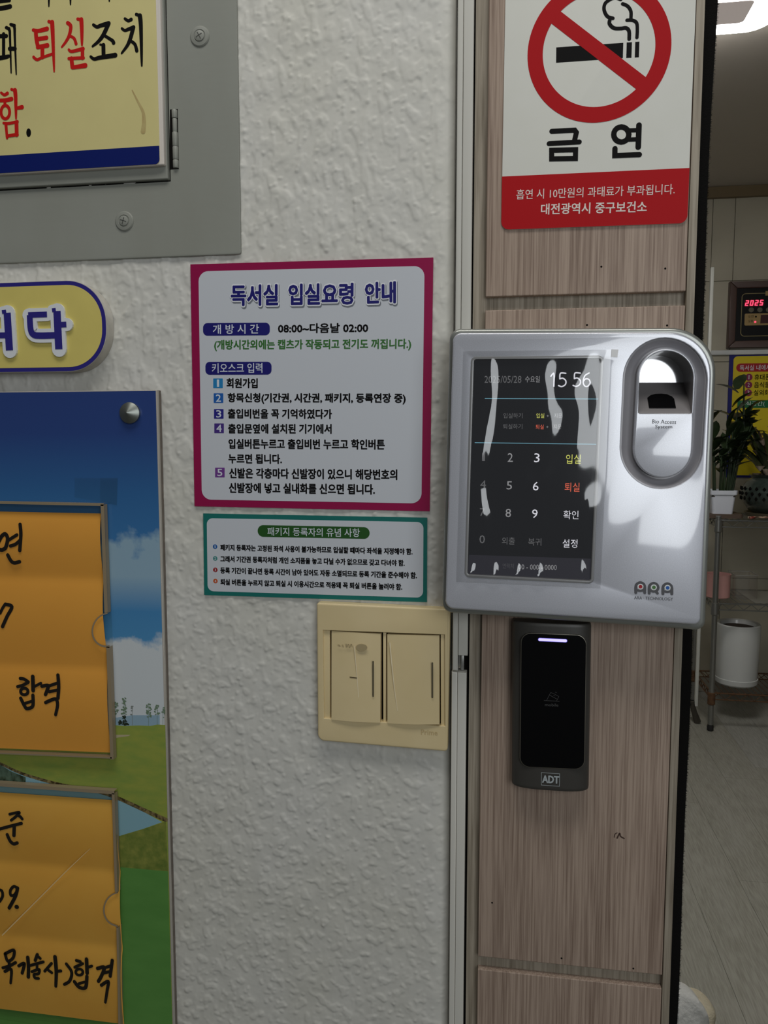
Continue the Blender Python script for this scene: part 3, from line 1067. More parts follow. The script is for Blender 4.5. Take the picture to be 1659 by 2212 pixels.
plate('heading_pill', rr4(zn, 115, 468, 542, 549, 28, -3), DN + .0001, T1, M_ind, n1)
plate('heading_pill', rr4(zn, 130, 716, 553, 799, 28, -1), DN + .0001, T1, M_ind, n1)
tn('개 방 시 간', (178, 508), (473, 505), 58, M_lgt, .012, T1 + .0001)
tn('키오스크 입력', (172, 757), (495, 755), 60, M_lgt, .012, T1 + .0001)
tn('08:00~다음날 02:00', (594, 502), (1172, 498), 60, M_black)
tn('(개방시간외에는 캡츠가 작동되고 전기도 꺼집니다.)', (186, 612), (1447, 605), 70, M_grn, .030)
for k, (x, y, cc) in enumerate(((180, 822, (34, 128, 186)), (183, 917, (24, 92, 172)), (185, 1018, (36, 34, 130)), (187, 1110, (70, 46, 128)), (192, 1393, (112, 60, 140)))):
    s = plate('number_tile', rr4(zn, x, y, x + 61, y + 62, 3, 0), DN + .0001, T1, mat('tile_%d' % k, srgb(*cc), .4), n1)
    text(str(k + 1), zn(x + (24 if k == 0 else 14), y + 31), zn(x + (38 if k == 0 else 47), y + 31), zn.mm(46), T1 + .0001, M_lgt, s, .015, name='numeral')
for s, a, b, hh in (('회원가입', (265, 852), (465, 853), 62), ('항목신청(기간권, 시간권, 패키지, 등록연장 중)', (272, 950), (1412, 953), 68),
                    ('출입비번을 꼭 기억하였다가', (273, 1047), (940, 1050), 62), ('출입문옆에 설치된 기기에서', (275, 1143), (938, 1145), 62),
                    ('입실버튼누르고 출입비번 누르고 학인버튼', (277, 1240), (1278, 1245), 64), ('누르면 됩니다.', (277, 1335), (620, 1338), 62),
                    ('신발은 각층마다 신발장이 있으니 해당번호의', (282, 1428), (1358, 1438), 66), ('신발장에 넣고 실내화를 신으면 됩니다.', (280, 1522), (1215, 1532), 66)):
    tn(s, a, b, hh, M_black)

# ------------------------------------------------------------------ package notice (teal border)
zk = Z(420, 1090, 3.072, DN)
n2 = thing('package_notice', 'small wide notice with teal border and a green heading pill', 'notice', (-.166, -DN, 1.213))
plate('border', zk.many([(58, 59), (65, 600), (1543, 648), (1545, 87)]), .0, DN, mat('teal_print', srgb(24, 112, 104), .35), n2)
plate('panel', rpoly(zk.many([(82, 90), (88, 574), (1517, 618), (1520, 116)]), zk.mm(40), 8), DN, DN + .0001, M_paper, n2)
plate('heading_pill', rpoly(zk.many([(420, 213), (1163, 228), (1163, 150), (420, 135)]), zk.mm(38), 10), DN + .0001, T1, mat('forest_print', srgb(34, 84, 28), .4), n2)
tn('패키지 등록자의 유념 사항', (485, 178), (1098, 187), 54, M_lgt, .008, T1 + .0001, zk, n2)
for k, (cc, y) in enumerate((((30, 90, 160), 279), ((70, 140, 136), 357), ((150, 20, 24), 433), ((196, 84, 34), 507))):
    s = plate('bullet', circ(zk(137.5 + k * .8, y), zk.mm(15), 16), DN + .0001, T1, mat('bullet_%d' % k, srgb(*cc), .4), n2)
    text(str(k + 1), zk(132 + k + (3 if k == 0 else 0), y), zk(143 + k - (3 if k == 0 else 0), y), zk.mm(17), T1 + .0001, M_lgt, s, .01, name='numeral')
for s, a, b in (('패키지 등록자는 고정된 좌석 사용이 불가능하므로 입실할 때마다 좌석을 지정해야 함.', (172, 284), (1448, 312)),
                ('그래서 기간권 등록자처럼 개인 소지품을 놓고 다닐 수가 없으므로 갖고 다녀야 함.', (172, 360), (1396, 388)),
                ('등록 기간이 끝나면 등록 시간이 남아 있어도 자동 소멸되므로 등록 기간을 준수해야 함.', (172, 436), (1477, 470)),
                ('퇴실 버튼을 누르지 않고 퇴실 시 이용시간으로 적용돼 꼭 퇴실 버튼을 눌러야 함.', (173, 513), (1380, 546))):
    tn(s, a, b, 42, M_black, .042, T1, zk, n2)

# ------------------------------------------------------------------ light switch
DW = .009
zw = Z(660, 1280, 4.1475, DW)
sw = thing('light_switch', 'yellowed cream double rocker light switch', 'light switch', (-.105, 0, 1.088))
M_iv = mat('yellowed_plastic', srgb(226, 207, 162), .38, spec=.45, var=((22, 22, 22), .3, srgb(217, 197, 149)))
fo = rpoly(zw.many([(98, 92), (108, 1328), (1272, 1428), (1296, 150)]), [.002, .006, .003, .0015], 8)
ho = zw.many([(156, 338), (166, 1128), (1250, 1198), (1246, 378)])
plate('frame', fo, -.001, DW, M_iv, sw, holes=[ho], bevel=.0017, steps=5)
plate('well', inset(ccw(ho), -.002), .0008, .0015, M_dark, sw)
zw2 = Z(660, 1280, 4.1475, DW - .002)
for q in ([(146, 330), (158, 1136), (222, 1138), (216, 334)], [(1210, 372), (1212, 1200), (1266, 1204), (1262, 370)], [(694, 355), (696, 1168), (722, 1170), (720, 358)]):
    plate('side_rail', zw2.many(q), .001, DW - .002, M_iv, sw, bevel=.0004)


def rocker(q, slit):
    zr = Z(660, 1280, 4.1475, DW)
    c = [np.array(zr(*p)) for p in q]      # TL TR BR BL
    loops = []
    nu = 12
    for i in range(nu + 1):
        t = i / nu
        top = c[0] + (c[1] - c[0]) * t
        bot = c[3] + (c[2] - c[3]) * t
        bul = .0016 * math.sin(math.pi * t)
        tilt = .0010
        loops.append([(top[0], -.0018, top[1]), (top[0], -(DW - .0012 + bul * .3), top[1]), ((top[0] + bot[0]) / 2, -(DW + bul), (top[1] + bot[1]) / 2),
                      (bot[0], -(DW + tilt + bul), bot[1]), (bot[0], -.0018, bot[1])])
    r = loft('rocker', loops, M_iv, sw)
    strokes('indicator_slit', Z(660, 1280, 4.1475, DW + .001), [(slit, 13)], DW + .0022, mat('slit_brown', srgb(84, 76, 56), .6), r, curve=False)
    return r


r1 = rocker([(230, 347), (672, 372), (670, 1163), (234, 1135)], [(608, 615), (608, 925)])
r2 = rocker([(730, 377), (1198, 387), (1200, 1178), (735, 1167)], [(1138, 628), (1138, 936)])
zws = Z(660, 1280, 4.1475, DW + .0015)
M_sm = mat('grey_smudge', srgb(172, 155, 116), .6)
plate('smudge', [zws(*p) for p in loopst((504, 493), 50, 32)[:-1]], DW + .0014, DW + .0019, M_sm, r1)
strokes('smudge', zws, [([(300, 470), (310, 480)], 12), ([(335, 470), (340, 488)], 8), ([(365, 460), (372, 490), (385, 462), (398, 492), (412, 462), (420, 488)], 7)], DW + .0019, M_sm, r1)
strokes('scratch', zws, [([(400, 757), (458, 764)], 9)], DW + .0020, mat('dark_scratch', srgb(90, 76, 50), .6), r1)
M_ps = mat('pale_rub_mark', srgb(240, 226, 190), .4)
strokes('rub_mark', zws, [([(438, 480), (458, 700), (478, 950), (496, 1130)], 7, 4)], DW + .0020, M_ps, r1)
strokes('rub_mark', zws, [([(756, 450), (780, 700), (800, 880), (825, 1060)], 9, 4)], DW + .0018, M_ps, r2)
text('Prime', zw(1035, 1248), zw(1183, 1256), zw.mm(46), DW + .00015, mat('embossed_ivory', srgb(200, 176, 128), .5), sw, .01, name='brand_lettering')

# ------------------------------------------------------------------ no smoking sign
DM = DP + .0012
zs8 = Z(940, 0, 2.307, DM)
zD = Z(1130, 0, 5.027, DM)
ns = thing('no_smoking_sign', 'white no smoking sign with red ring and red bottom band', 'sign', (.06, -DP, 1.515))
M_sred = mat('sign_red', srgb(176, 14, 22), .55, spec=.15)
M_swh = mat('sign_white', srgb(222, 222, 214), .5, spec=.2, var=((40, 40, 40), .3, srgb(218, 218, 208)))
bl_, br_ = zs8(329, 1145), zs8(1256, 1112)
tl_, tr_ = zs8(333, 880), zs8(1268, 837)
top = 1.735
xl_, xr_ = P(1089.5, 200, DM)[0], P(1498, 150, DM)[0]
plate('board', rpoly([bl_, br_, (xr_ + .0005, top - .004), (xl_, top)], .006), DP, DM, M_swh, ns, bevel=.0003)
plate('red_band', rpoly([bl_, br_, tr_, tl_], [.006, .006, 0, 0]), DM, DM + .0001, M_sred, ns)
cR = zD(818, 543)
R1, R2 = zD.mm(770), zD.mm(603)
bm = bmesh.new()
N = 96
ro = [bm.verts.new((x, -DM - .00022, z)) for x, z in circ(cR, R1, N)]
ri = [bm.verts.new((x, -DM - .00022, z)) for x, z in circ(cR, R2, N)]
for i in range(N):
    j = (i + 1) % N
    bm.faces.new((ro[i], ro[j], ri[j], ri[i]))
frombm('ring', bm, M_sred, ns, False)
plate('cigarette', zD.many([(360, 515), (358, 682), (1083, 632), (1088, 465)]), DM, DM + .0001, M_black, ns)
plate('filter', zD.many([(1125, 462), (1120, 630), (1176, 628), (1182, 458)]), DM, DM + .0001, M_black, ns)
plate('filter', zD.many([(1218, 455), (1212, 625), (1257, 622), (1263, 452)]), DM, DM + .0001, M_black, ns)
plate('slash', zD.many([(350, 80), (250, 212), (1268, 1000), (1370, 868)]), DM + .0001, DM + .0002, M_sred, ns)
strokes('smoke', zD, [([(1060, -6), (1005, -24), (950, -8), (890, 40), (880, 110), (915, 178), (975, 200)], 38), ([(945, 205), (938, 258), (985, 305), (1060, 310), (1118, 305), (1150, 340), (1152, 424)], 40),
                      ([(1080, 42), (1135, 68), (1170, 125), (1170, 210)], 36), ([(1128, 220), (1190, 222), (1232, 250), (1240, 320), (1236, 408)], 36)], DM + .00015, M_black, ns)
glyphs('lettering', zD, [([(312, 1426), (560, 1415), (578, 1440), (560, 1520)], 56), ([(282, 1560), (610, 1542)], 54), ([(310, 1632), (570, 1626), (568, 1722), (310, 1726), (310, 1632)], 56),
                          (loopst((1066, 1461), 82), 58), ([(1140, 1417), (1240, 1414)], 46), ([(1140, 1517), (1240, 1513)], 46), ([(1258, 1360), (1250, 1598)], 60), ([(997, 1615), (996, 1690), (1262, 1680)], 57)], [3, 5],
        DM + .00015, M_black, ns, curve=False)
M_sl = mat('sign_light_lettering', srgb(232, 222, 214), .5, spec=.2)
text('흡연 시 10만원의 과태료가 부과됩니다.', zs8(405, 970), zs8(1194, 942), zs8.mm(50), DM + .0002, M_sl, ns, .004)
text('대전광역시 중구보건소', zs8(527, 1043), zs8(1055, 1030), zs8.mm(55), DM + .0002, M_sl, ns, .018)

# ------------------------------------------------------------------ access terminal
DT = .046
te = thing('access_terminal', 'silver access control terminal with touch screen and fingerprint reader', 'access terminal', (.05, -DP, 1.212))
M_sil = mat('silver_paint', srgb(206, 208, 216), .32, metal=.3, spec=.5, coat=1., var=((1500, 1500, 1500), .2, srgb(190, 192, 200)))
M_sil.node_tree.nodes['Principled BSDF'].inputs['Coat IOR'].default_value = 1.8
M_shell = mat('grey_shell', srgb(150, 152, 146), .3, metal=.5, coat=.4)
zT = Z(940, 690, 2.633, DT)
mk = lambda pts, d: [P(a, b, d) for a, b in pts]
shell = rpoly(mk([(955, 1321.5), (1522, 1361), (1549, 707.5), (972, 711)], DT - .010), [.008, .007, .034, .008], 12)

face_o = rpoly(mk([(961.5, 1314.5), (1513.5, 1350.5), (1541, 716.5), (978.5, 718.5)], DT), [.0065, .005, .032, .0065], 12)
scr = rpoly(zT.many([(183, 1451), (885, 1487), (940, 222), (220, 228)]), .0018, 4)
zE = Z(1330, 720, 6.504, DT)


def stadium(pl, pr, top_y, bot_y, n=20):
    """pl / pr: (x at top, x at bottom) of the sides"""
    out = []
    rt_ = (pr[0] - pl[0]) / 2
    rb_ = (pr[1] - pl[1]) / 2
    ct = ((pl[0] + pr[0]) / 2, top_y + rt_)
    cb = ((pl[1] + pr[1]) / 2, bot_y - rb_)
    for i in range(n + 1):
        a = math.pi + math.pi * i / n
        out.append((ct[0] + rt_ * math.cos(a), ct[1] + rt_ * math.sin(a)))
    for i in range(n + 1):
        a = math.pi * i / n
        out.append((cb[0] + rb_ * math.cos(a), cb[1] + rb_ * math.sin(a)))
    return out


so = stadium((105, 62), (1285, 1225), 65, 2185)
si = stadium((303, 247), (1122, 1072), 215, 2030)
SO = ccw(zE.many(so))
SI = ccw(zE.many(si))
plate('shell', shell, .011, DT - .007, M_shell, te, bevel=.003, steps=5, holes=[inset(SI, -.002)])
plate('face', face_o, DT - .008, DT, M_sil, te, holes=[scr, SO], bevel=.0016, steps=4)
plate('seam', inset(ccw(face_o), -.0005), DT - .008, DT - .0066, M_dark, te, holes=[inset(ccw(face_o), .002)])
# concave channel round the fingerprint module
loops = []
for s in range(9):
    t = s / 8
    dd = DT - .0004 - .0065 * math.sin(math.pi * min(1, t * 1.0) * .55) ** 1.0 if s else DT - .0015
    loops.append([(a[0] + (b[0] - a[0]) * t, -dd, a[1] + (b[1] - a[1]) * t) for a, b in zip(SO, SI)])
M_ring = mat('ring_grey', srgb(156, 154, 158), .3, metal=.1, coat=.3)
loft('reader_channel', loops, M_ring, te, False, False)
ca = rpoly(zE.many([(316, 1128), (1068, 1130), (1088, 640), (336, 640)]), [.002, .002, 0, 0], 4)
arch = [(330 + 380 + 378 * math.cos(math.pi + math.pi * i / 20), 620 + 372 * math.sin(math.pi + math.pi * i / 20)) for i in range(21)]
cav_px = [(1068, 1112), (1050, 1128), (336, 1128), (316, 1112)] + arch
CAV = ccw(zE.many(cav_px))
mod = plate('reader_module', SI, DT - .0065, DT + .0006, M_sil, te, holes=[CAV], bevel=.0011, steps=4)
M_cav = mat('cavity_grey', srgb(126, 122, 122), .35, coat=.3)
DEEP = DT - .030
cc_ = np.mean(np.array(CAV), axis=0)
loft('cavity_wall', [[(x, -DT - .0002, z) for x, z in CAV], [(cc_[0] + (x - cc_[0]) * .97, -DEEP, cc_[1] + (z - cc_[1]) * .97) for x, z in CAV]], M_cav, mod, False, False)
plate('cavity_back', [(cc_[0] + (x - cc_[0]) * 1.0, cc_[1] + (z - cc_[1]) * 1.0) for x, z in CAV], DEEP - .001, DEEP, mat('cavity_gloss', srgb(210, 210, 212), .08, spec=1., metal=.55), mod)
lo = [zE(316, 1126), zE(1068, 1126)]
hi = [(lo[0][0], P(1380, 720 + 692 / 6.504, DEEP)[1]), (lo[1][0], P(1480, 720 + 692 / 6.504, DEEP)[1])]
loft('ramp', [[(lo[0][0], -DT + .001, lo[0][1]), (lo[0][0], -DT + .0035, lo[0][1] + .003), (hi[0][0], -DEEP - .0006, hi[0][1]), (lo[0][0], -DEEP, lo[0][1])],
              [(lo[1][0], -DT + .001, lo[1][1]), (lo[1][0], -DT + .0035, lo[1][1] + .003), (hi[1][0], -DEEP - .0006, hi[1][1]), (lo[1][0], -DEEP, lo[1][1])]], M_cav, mod)


def on_ramp(x, y):
    t = (y - 1060) / (700 - 1060)
    dd = (DT - .0035) * (1 - t) + (DEEP + .0006) * t + .0004
    q = P(1330 + x / 6.504, 720 + y / 6.504, dd)
    return (q[0], -dd, q[1])


bm = bmesh.new()
bm.faces.new([bm.verts.new(on_ramp(*p)) for p in ((470, 1048), (848, 1048), (822, 920), (790, 885), (720, 855), (640, 847), (560, 850), (490, 868), (445, 905))])
frombm('sensor', bm, mat('black_sensor', srgb(10, 10, 12), .15, coat=.5), mod, False)
M_gt = mat('grey_lettering', srgb(92, 94, 98), .5)
text('Bio Access', zE(512, 1238), zE(846, 1245), zE.mm(58), DT + .0009, M_gt, mod, .0)
text('System', zE(553, 1318), zE(792, 1318), zE.mm(66), DT + .0009, M_gt, mod, .0)
# screen
zF = Z(950, 700, 4.366, DT - .0018)
zG = Z(950, 950, 4.366, DT - .0018)
DSR = DT - .0018
scrn = plate('screen', inset(ccw(scr), -.0005), DSR - .003, DSR, mat('screen_glass', srgb(30, 31, 34), .12, coat=.3, emit=(.02, .021, .024, 1), estr=.35), te)
loft('screen_lip', [[(x, -DT, z) for x, z in ccw(scr)], [(x, -DSR + .0002, z) for x, z in inset(ccw(scr), .0003)]], mat('lip_grey', srgb(120, 120, 120), .4), te, False, False)
lip = inset(ccw(scr), -.0022)
plate('screen_frame', lip, DT, DT + .0005, mat('frame_silver', srgb(168, 168, 168), .3, metal=.3), te, holes=[scr], bevel=.0004, steps=2)


def em(name, c, s):
    return mat(name, (.02, .02, .02, 1), .5, emit=srgb(*c), estr=s)


E_w, E_g, E_d = em('lit_white', (214, 214, 222), 1.), em('lit_grey', (148, 148, 150), .8), em('lit_dim', (104, 104, 106), .7)
E_y, E_r, E_c = em('lit_yellow', (206, 208, 96), 1.), em('lit_red', (214, 92, 66), 1.), em('lit_cyan', (110, 170, 190), .8)
TS = DSR + .0002
for rd, s, x0, x1, y, hh, m in ((zF, '2025/05/28', 422, 770, 522, 66, E_d), (zF, '수요일', 805, 943, 520, 60, E_g), 
                                (zF, '입실하기', 600, 780, 864, 48, E_d), (zF, '입실', 910, 985, 864, 44, E_y), (zF, '+', 1008, 1028, 866, 20, E_g), (zF, '지문', 1078, 1153, 864, 44, E_g),
                                (zF, '퇴실하기', 597, 778, 966, 48, E_d), (zF, '퇴실', 905, 980, 970, 44, E_r), (zF, '+', 1004, 1024, 970, 20, E_g), (zF, '지문', 1073, 1147, 968, 44, E_g),
                                (zG, '1', 400, 426, 160, 80, E_d), (zG, '2', 640, 690, 167, 82, E_g), (zG, '3', 890, 942, 170, 84, E_w), (zG, '입실', 1190, 1330, 182, 86, E_y),
                                (zG, '4', 382, 435, 420, 76, E_d), (zG, '5', 630, 682, 430, 78, E_g), (zG, '6', 878, 932, 437, 82, E_w), (zG, '퇴실', 1178, 1318, 447, 84, E_r),
                                (zG, '7', 378, 425, 682, 74, E_d), (zG, '8', 620, 672, 690, 80, E_g), (zG, '9', 870, 923, 697, 82, E_w), (zG, '확인', 1167, 1308, 708, 82, E_w),
                                (zG, '0', 374, 426, 938, 78, E_d), (zG, '외출', 586, 708, 953, 70, E_d), (zG, '복귀', 834, 957, 963, 70, E_d), (zG, '설정', 1158, 1298, 978, 80, E_w),
                                (zG, '연락처', 592, 698, 1190, 48, em('lit_faint', (74, 74, 78), .7)), (zG, '00 - 000 - 0000', 742, 1103, 1201, 50, E_g)):
    sl = .022 * (x1 - x0)
    if rd is zF:
        sl = 0
    text(s, rd(x0, y - sl * .4), rd(x1, y + sl * .4), rd.mm(hh), TS, m, scrn, 0., name='screen_text')
FIVE = [(1188, 465), (1138, 465), (1132, 517), (1160, 511), (1188, 535), (1184, 570), (1150, 590), (1120, 580)]
glyphs('screen_digit', zF, [([(1048, 492), (1076, 468), (1076, 588)], 12), (FIVE[:3], 12), (FIVE[2:], 12), ([(x + 137, y - 2) for x, y in FIVE[:3]], 12), ([(x + 137, y - 2) for x, y in FIVE[2:]], 12),
                           ([(1408, 462), (1368, 488), (1352, 545), (1366, 583), (1394, 587), (1418, 555), (1405, 522), (1375, 518), (1355, 540)], 12)], [1, 2, 2, 1], TS, E_w, scrn)
strokes('screen_line', zF, [([(425, 703), (1496, 707)], 6)], TS, E_c, scrn, curve=False, caps=False)
strokes('screen_line', zG, [([(330, 27), (1474, 42)], 6)], TS, E_c, scrn, curve=False, caps=False)
plate('screen_footer', zG.many([(262, 1270), (1418, 1330), (1427, 1122), (275, 1085)]), DSR, DSR + .0001, em('lit_footer', (34, 33, 44), .6), scrn)
# wrinkled clear film taped over the screen
fc = [np.array(zT(*p)) for p in ((160, 182), (1000, 172), (940, 1530), (120, 1492))]
bm = bmesh.new()
nu, nv = 60, 90
rg = np.random.default_rng(11)


def smooth_noise(n, m_, l):
    f = np.fft.rfft2(rg.standard_normal((n, m_)))
    k = np.sqrt((np.fft.fftfreq(n)[:, None] * n) ** 2 + (np.fft.rfftfreq(m_)[None, :] * m_) ** 2)
    f *= np.exp(-(k / l) ** 2)
    o = np.fft.irfft2(f, s=(n, m_))
    return o / o.std()


wn = smooth_noise(nv + 1, nu + 1, 5) * .00025
grid = []
for j in range(nv + 1):
    row = []
    for i in range(nu + 1):
        u, v = i / nu, j / nv
        q = fc[0] * (1 - u) * (1 - v) + fc[1] * u * (1 - v) + fc[2] * u * v + fc[3] * (1 - u) * v
        e = min(1, min(u, 1 - u, v, 1 - v) * 9)
        dd = DT + .0008 + e * .0006 + wn[j, i] * e
        dd += .0016 * math.exp(-((u - .17 - .03 * math.sin(v * 9)) / .035) ** 2) * (1 - v * .55) * e
        dd += .0013 * math.exp(-((u - .80) / .05) ** 2) * math.exp(-((v - .42) / .2) ** 2) * e
        for cx_ in (.10, .26, .42, .57, .86):
            dd += .0028 * math.exp(-((u - cx_) / .032) ** 2) * math.exp(-((v - .965) / .045) ** 2) * (1.8 if cx_ > .8 else 1)
        row.append(bm.verts.new((q[0], -dd, q[1])))
    grid.append(row)
for j in range(nv):
    for i in range(nu):
        bm.faces.new((grid[j + 1][i], grid[j + 1][i + 1], grid[j][i + 1], grid[j][i]))
M_film = clear('clear_film', (.93, .93, .93, 1), 3.0, .05)
frombm('protective_film', bm, M_film, te)
plate('film_tab', zT.many([(1000, 213), (1036, 216), (1042, 172), (1003, 170)]), DT, DT + .0004, mat('white_tab', srgb(236, 236, 236), .4), te)
# maker's mark
zL = Z(1340, 1220, 10.369, DT + .0003)
M_lg = mat('logo_grey', srgb(84, 84, 88), .45)
for k, (x, y, cc) in enumerate(((448, 490, (170, 26, 40)), (748, 505, (76, 122, 62)), (1055, 515, (26, 92, 176)))):
    sh = [([(x - 100, y + 135), (x - 100, y + 10), (x - 75, y - 55), (x, y - 92), (x + 75, y - 55), (x + 100, y + 10)], 64)]
    if k == 1:
        sh += [([(x + 100, y + 10), (x + 70, y + 70), (x, y + 92), (x - 70, y + 70)], 64), ([(x + 50, y + 90), (x + 85, y + 135)], 60)]
    else:
        sh += [([(x + 100, y + 10), (x + 100, y + 138)], 64), ([(x - 90, y + 75), (x, y + 92), (x + 90, y + 75)], 56)]
    lg = strokes('logo_letter', zL, sh, DT + .0003, M_lg, te)
    plate('logo_eye', circ(zL(x + 2, y), zL.mm(68), 24), DT + .0003, DT + .0004, mat('logo_white', srgb(226, 230, 228), .4), lg)
    plate('logo_pupil', circ(zL(x + 4, y), zL.mm(42), 20), DT + .0004, DT + .0005, mat('logo_%d' % k, srgb(*cc), .4), lg)
text('ARA · TECHNOLOGY', zL(312, 738), zL(1182, 770), zL.mm(72), DT + .0003, M_gt, te, 0.)

# ------------------------------------------------------------------ card reader
cr_ = thing('card_reader', 'slim black card reader with violet light bar on wood panel', 'card reader', (.035, -DP, 1.066))
DR = .028
zR = Z(1080, 1310, 5.029, DR)
M_gun = mat('gunmetal_plastic', srgb(70, 68, 64), .42, metal=.2, bump=((1800, 1800, 1800), .12, .0004))
a0, a1 = zR(140, 172), zR(1005, 205)
b0, b1 = zR(128, 1975), zR(975, 2030)
loops = []
NS = 24


def section(l, r, z, k=1.):
    wd = (r - l) / 2
    cx = (l + r) / 2
    pts = [(cx - wd, -DP - .0002, z), (cx - wd, -DR + .009, z)]
    for i in range(NS + 1):
        a = math.pi * i / NS
        ux = -math.cos(a)
        ex = abs(ux) ** 3.2
        pts.append((cx + ux * wd, -(DR - .009 + (.009) * k * (1 - ex) ** .5), z))
    pts += [(cx + wd, -DR + .009, z), (cx + wd, -DP - .0002, z)]
    return pts


for t in (0, .006, .02, .98, .994, 1):
    l = b0[0] + (a0[0] - b0[0]) * t
    r = b1[0] + (a1[0] - b1[0]) * t
    z = (b0[1] + b1[1]) / 2 + ((a0[1] + a1[1]) / 2 - (b0[1] + b1[1]) / 2) * t
    ins = .0012 if t in (0, 1) else (.0003 if t in (.006, .994) else 0)
    loops.append(section(l + ins, r - ins, z, 1 - ins * 60))
loft('body', loops, M_gun, cr_)
gl = rpoly(zR.many([(222, 1735), (912, 1765), (935, 318), (236, 290)]), .0075, 10)
plate('bezel', inset(ccw(gl), -.0007), DR - .003, DR + .0002, mat('bezel_metal', srgb(120, 116, 106), .3, metal=.7), cr_, bevel=.0004)
gls = plate('glass', gl, DR, DR + .0004, mat('black_glass', srgb(5, 5, 6), .25, spec=.25), cr_)
strokes('light_bar', zR, [([(432, 358), (712, 371)], 30)], DR + .0006, mat('violet_light', (.1, .1, .2, 1), .4, emit=srgb(176, 168, 255), estr=1.6), gls, curve=False)
strokes('light_bar_halo', zR, [([(432, 358), (712, 371)], 38)], DR + .0005, mat('violet_halo', (.1, .1, .2, 1), .4, emit=srgb(92, 78, 210), estr=.8), gls, curve=False)
zm = Z(1140, 1480, 9.217, DR + .0006)
M_ms = mat('dim_print', srgb(66, 66, 66), .5)
strokes('card_icon', zm, [([(325, 306), (628, 322)], 9), ([(378, 300), (440, 180), (470, 152), (600, 215), (612, 240), (575, 310)], 7), ([(440, 200), (585, 280)], 8), ([(512, 202), (545, 216)], 7), ([(545, 140), (578, 150)], 6)],
        DR + .0006, M_ms, gls)
text('mobile', zm(343, 388), zm(610, 398), zm.mm(60), DR + .0006, M_ms, gls, .008)
M_adt = mat('pale_logo', srgb(170, 178, 180), .4)
fr_ = [(272, 1742), (636, 1766), (632, 2015), (270, 1990), (272, 1742)]
strokes('logo_frame', zm, [(fr_, 9)], DR + .0005, M_adt, cr_, curve=False, caps=False)
text('ADT', zm(285, 1868), zm(628, 1888), zm.mm(165), DR + .0005, M_adt, cr_, .045, name='logo_lettering')

# ------------------------------------------------------------------ room beyond the pillar
YB = 3.70
CEIL = P(1600, 400, -YB + .03)[1]
FX0, FX1 = .2, 4.2
M_bw = mat('cream_wall_panel', srgb(196, 190, 170), .55, var=((2.2, 2.2, 3.5), .22, srgb(176, 169, 150)))
wb = thing('wall_back', 'cream panelled wall of the room beyond', 'wall', (1.6, YB, 0), kind='structure')
box('wall_core', FX0 - 1, FX1, YB + .012, YB + .1, 0, CEIL, mat('joint_dark', srgb(150, 142, 126), .8), wb)
# wall panels with fine joints
zj = [0, .62, 1.24, zat(1600, 781, -YB), zat(1600, 606, -YB), CEIL]
xj = [-.8, .3, 1.0, P(1576, 900, -YB)[0] - .012, 2.6, 3.4, FX1]
for i in range(len(xj) - 1):
    for j in range(len(zj) - 1):
        box('wall_panel', xj[i] + .0015, xj[i + 1] - .0015, YB, YB + .012, zj[j] + .0015, zj[j + 1] - .0015, M_bw, wb)
box('baseboard_back', FX0 - 1, FX1, YB - .012, YB - .0005, 0.002, .08, mat('grey_skirting', srgb(150, 144, 130), .5), None)
tag(bpy.data.objects['baseboard_back'], 'low grey baseboard along the far wall', 'baseboard', kind='structure')
box('ceiling', FX0 - 1, FX1, .14, YB + .1, CEIL, CEIL + .05, mat('ceiling_paint', srgb(196, 188, 178), .8), None)
tag(bpy.data.objects['ceiling'], 'plain ceiling of the room beyond', 'ceiling', kind='structure')
zmb = zat(1600, 424, -YB + .03)
box('trim_3', FX0 - 1, FX1, YB - .03, YB - .0005, zmb, CEIL - .001, mat('brown_moulding', srgb(122, 104, 74), .5), None)
tag(bpy.data.objects['trim_3'], 'brown crown moulding where far wall meets ceiling', 'trim', kind='structure')
box('wall_right', FX1, FX1 + .05, .14, YB + .1, 0, CEIL, M_bw, None)
tag(bpy.data.objects['wall_right'], 'cream side wall of the room beyond', 'wall', kind='structure')
fl = thing('floor', 'pale grey oak plank floor', 'floor', (1.2, 2, 0), kind='structure')
box('floor_base', -1.6, FX1, -2.0, YB + .1, -.05, -.004, mat('floor_joint', srgb(122, 119, 107), .8), fl)
FM = [wood('floor_plank_%d' % i, srgb(*a), srgb(*b), .25) for i, (a, b) in enumerate((((138, 136, 124), (162, 160, 150)), ((128, 126, 112), (154, 151, 139)), ((142, 141, 132), (168, 167, 160))))]
for m in FM:       # grain along the planks (y)
    for n in m.node_tree.nodes:
        if n.type == 'MAPPING':
            s = n.inputs['Scale'].default_value
            n.inputs['Scale'].default_value = (s[0], s[2], s[0])
        if n.type == 'BSDF_PRINCIPLED':
            n.inputs['Roughness'].default_value = .42
pw, plen = .152, 1.2
pme = {}
rf = random.Random(5)
for i in range(int((FX1 + .2) / pw)):
    x = -.2 + i * pw
    off = rf.uniform(0, plen)
    y = .14 - off
    while y < YB:
        y0, y1 = max(y, .14), min(y + plen, YB)
        if y1 - y0 > .03:
            box('plank', x + .0004, x + pw - .0004, y0 + .0004, y1 - .0004, -.004, 0, rf.choice(FM), fl)
        y += plen

# ceiling lamp
cl = thing('ceiling_lamp', 'bright rounded square ceiling lamp in the far room', 'lamp', (1.5, 1.9, CEIL))


def atz(px, py, z):
    v = fw + rt * (px - CX) / F - up * (py - CY) / F
    q = CAM + v * ((z - CAM[2]) / v[2])
    return q


zl = CEIL - .07
q = atz(1640, 68, zl)
lx1, ly1 = q[0] + .02, q[1]
lx0, ly0 = lx1 - .52, ly1 - .52
M_lamp = mat('lamp_diffuser', (.9, .9, .9, 1), .5, emit=(1, .98, .94, 1), estr=19.)


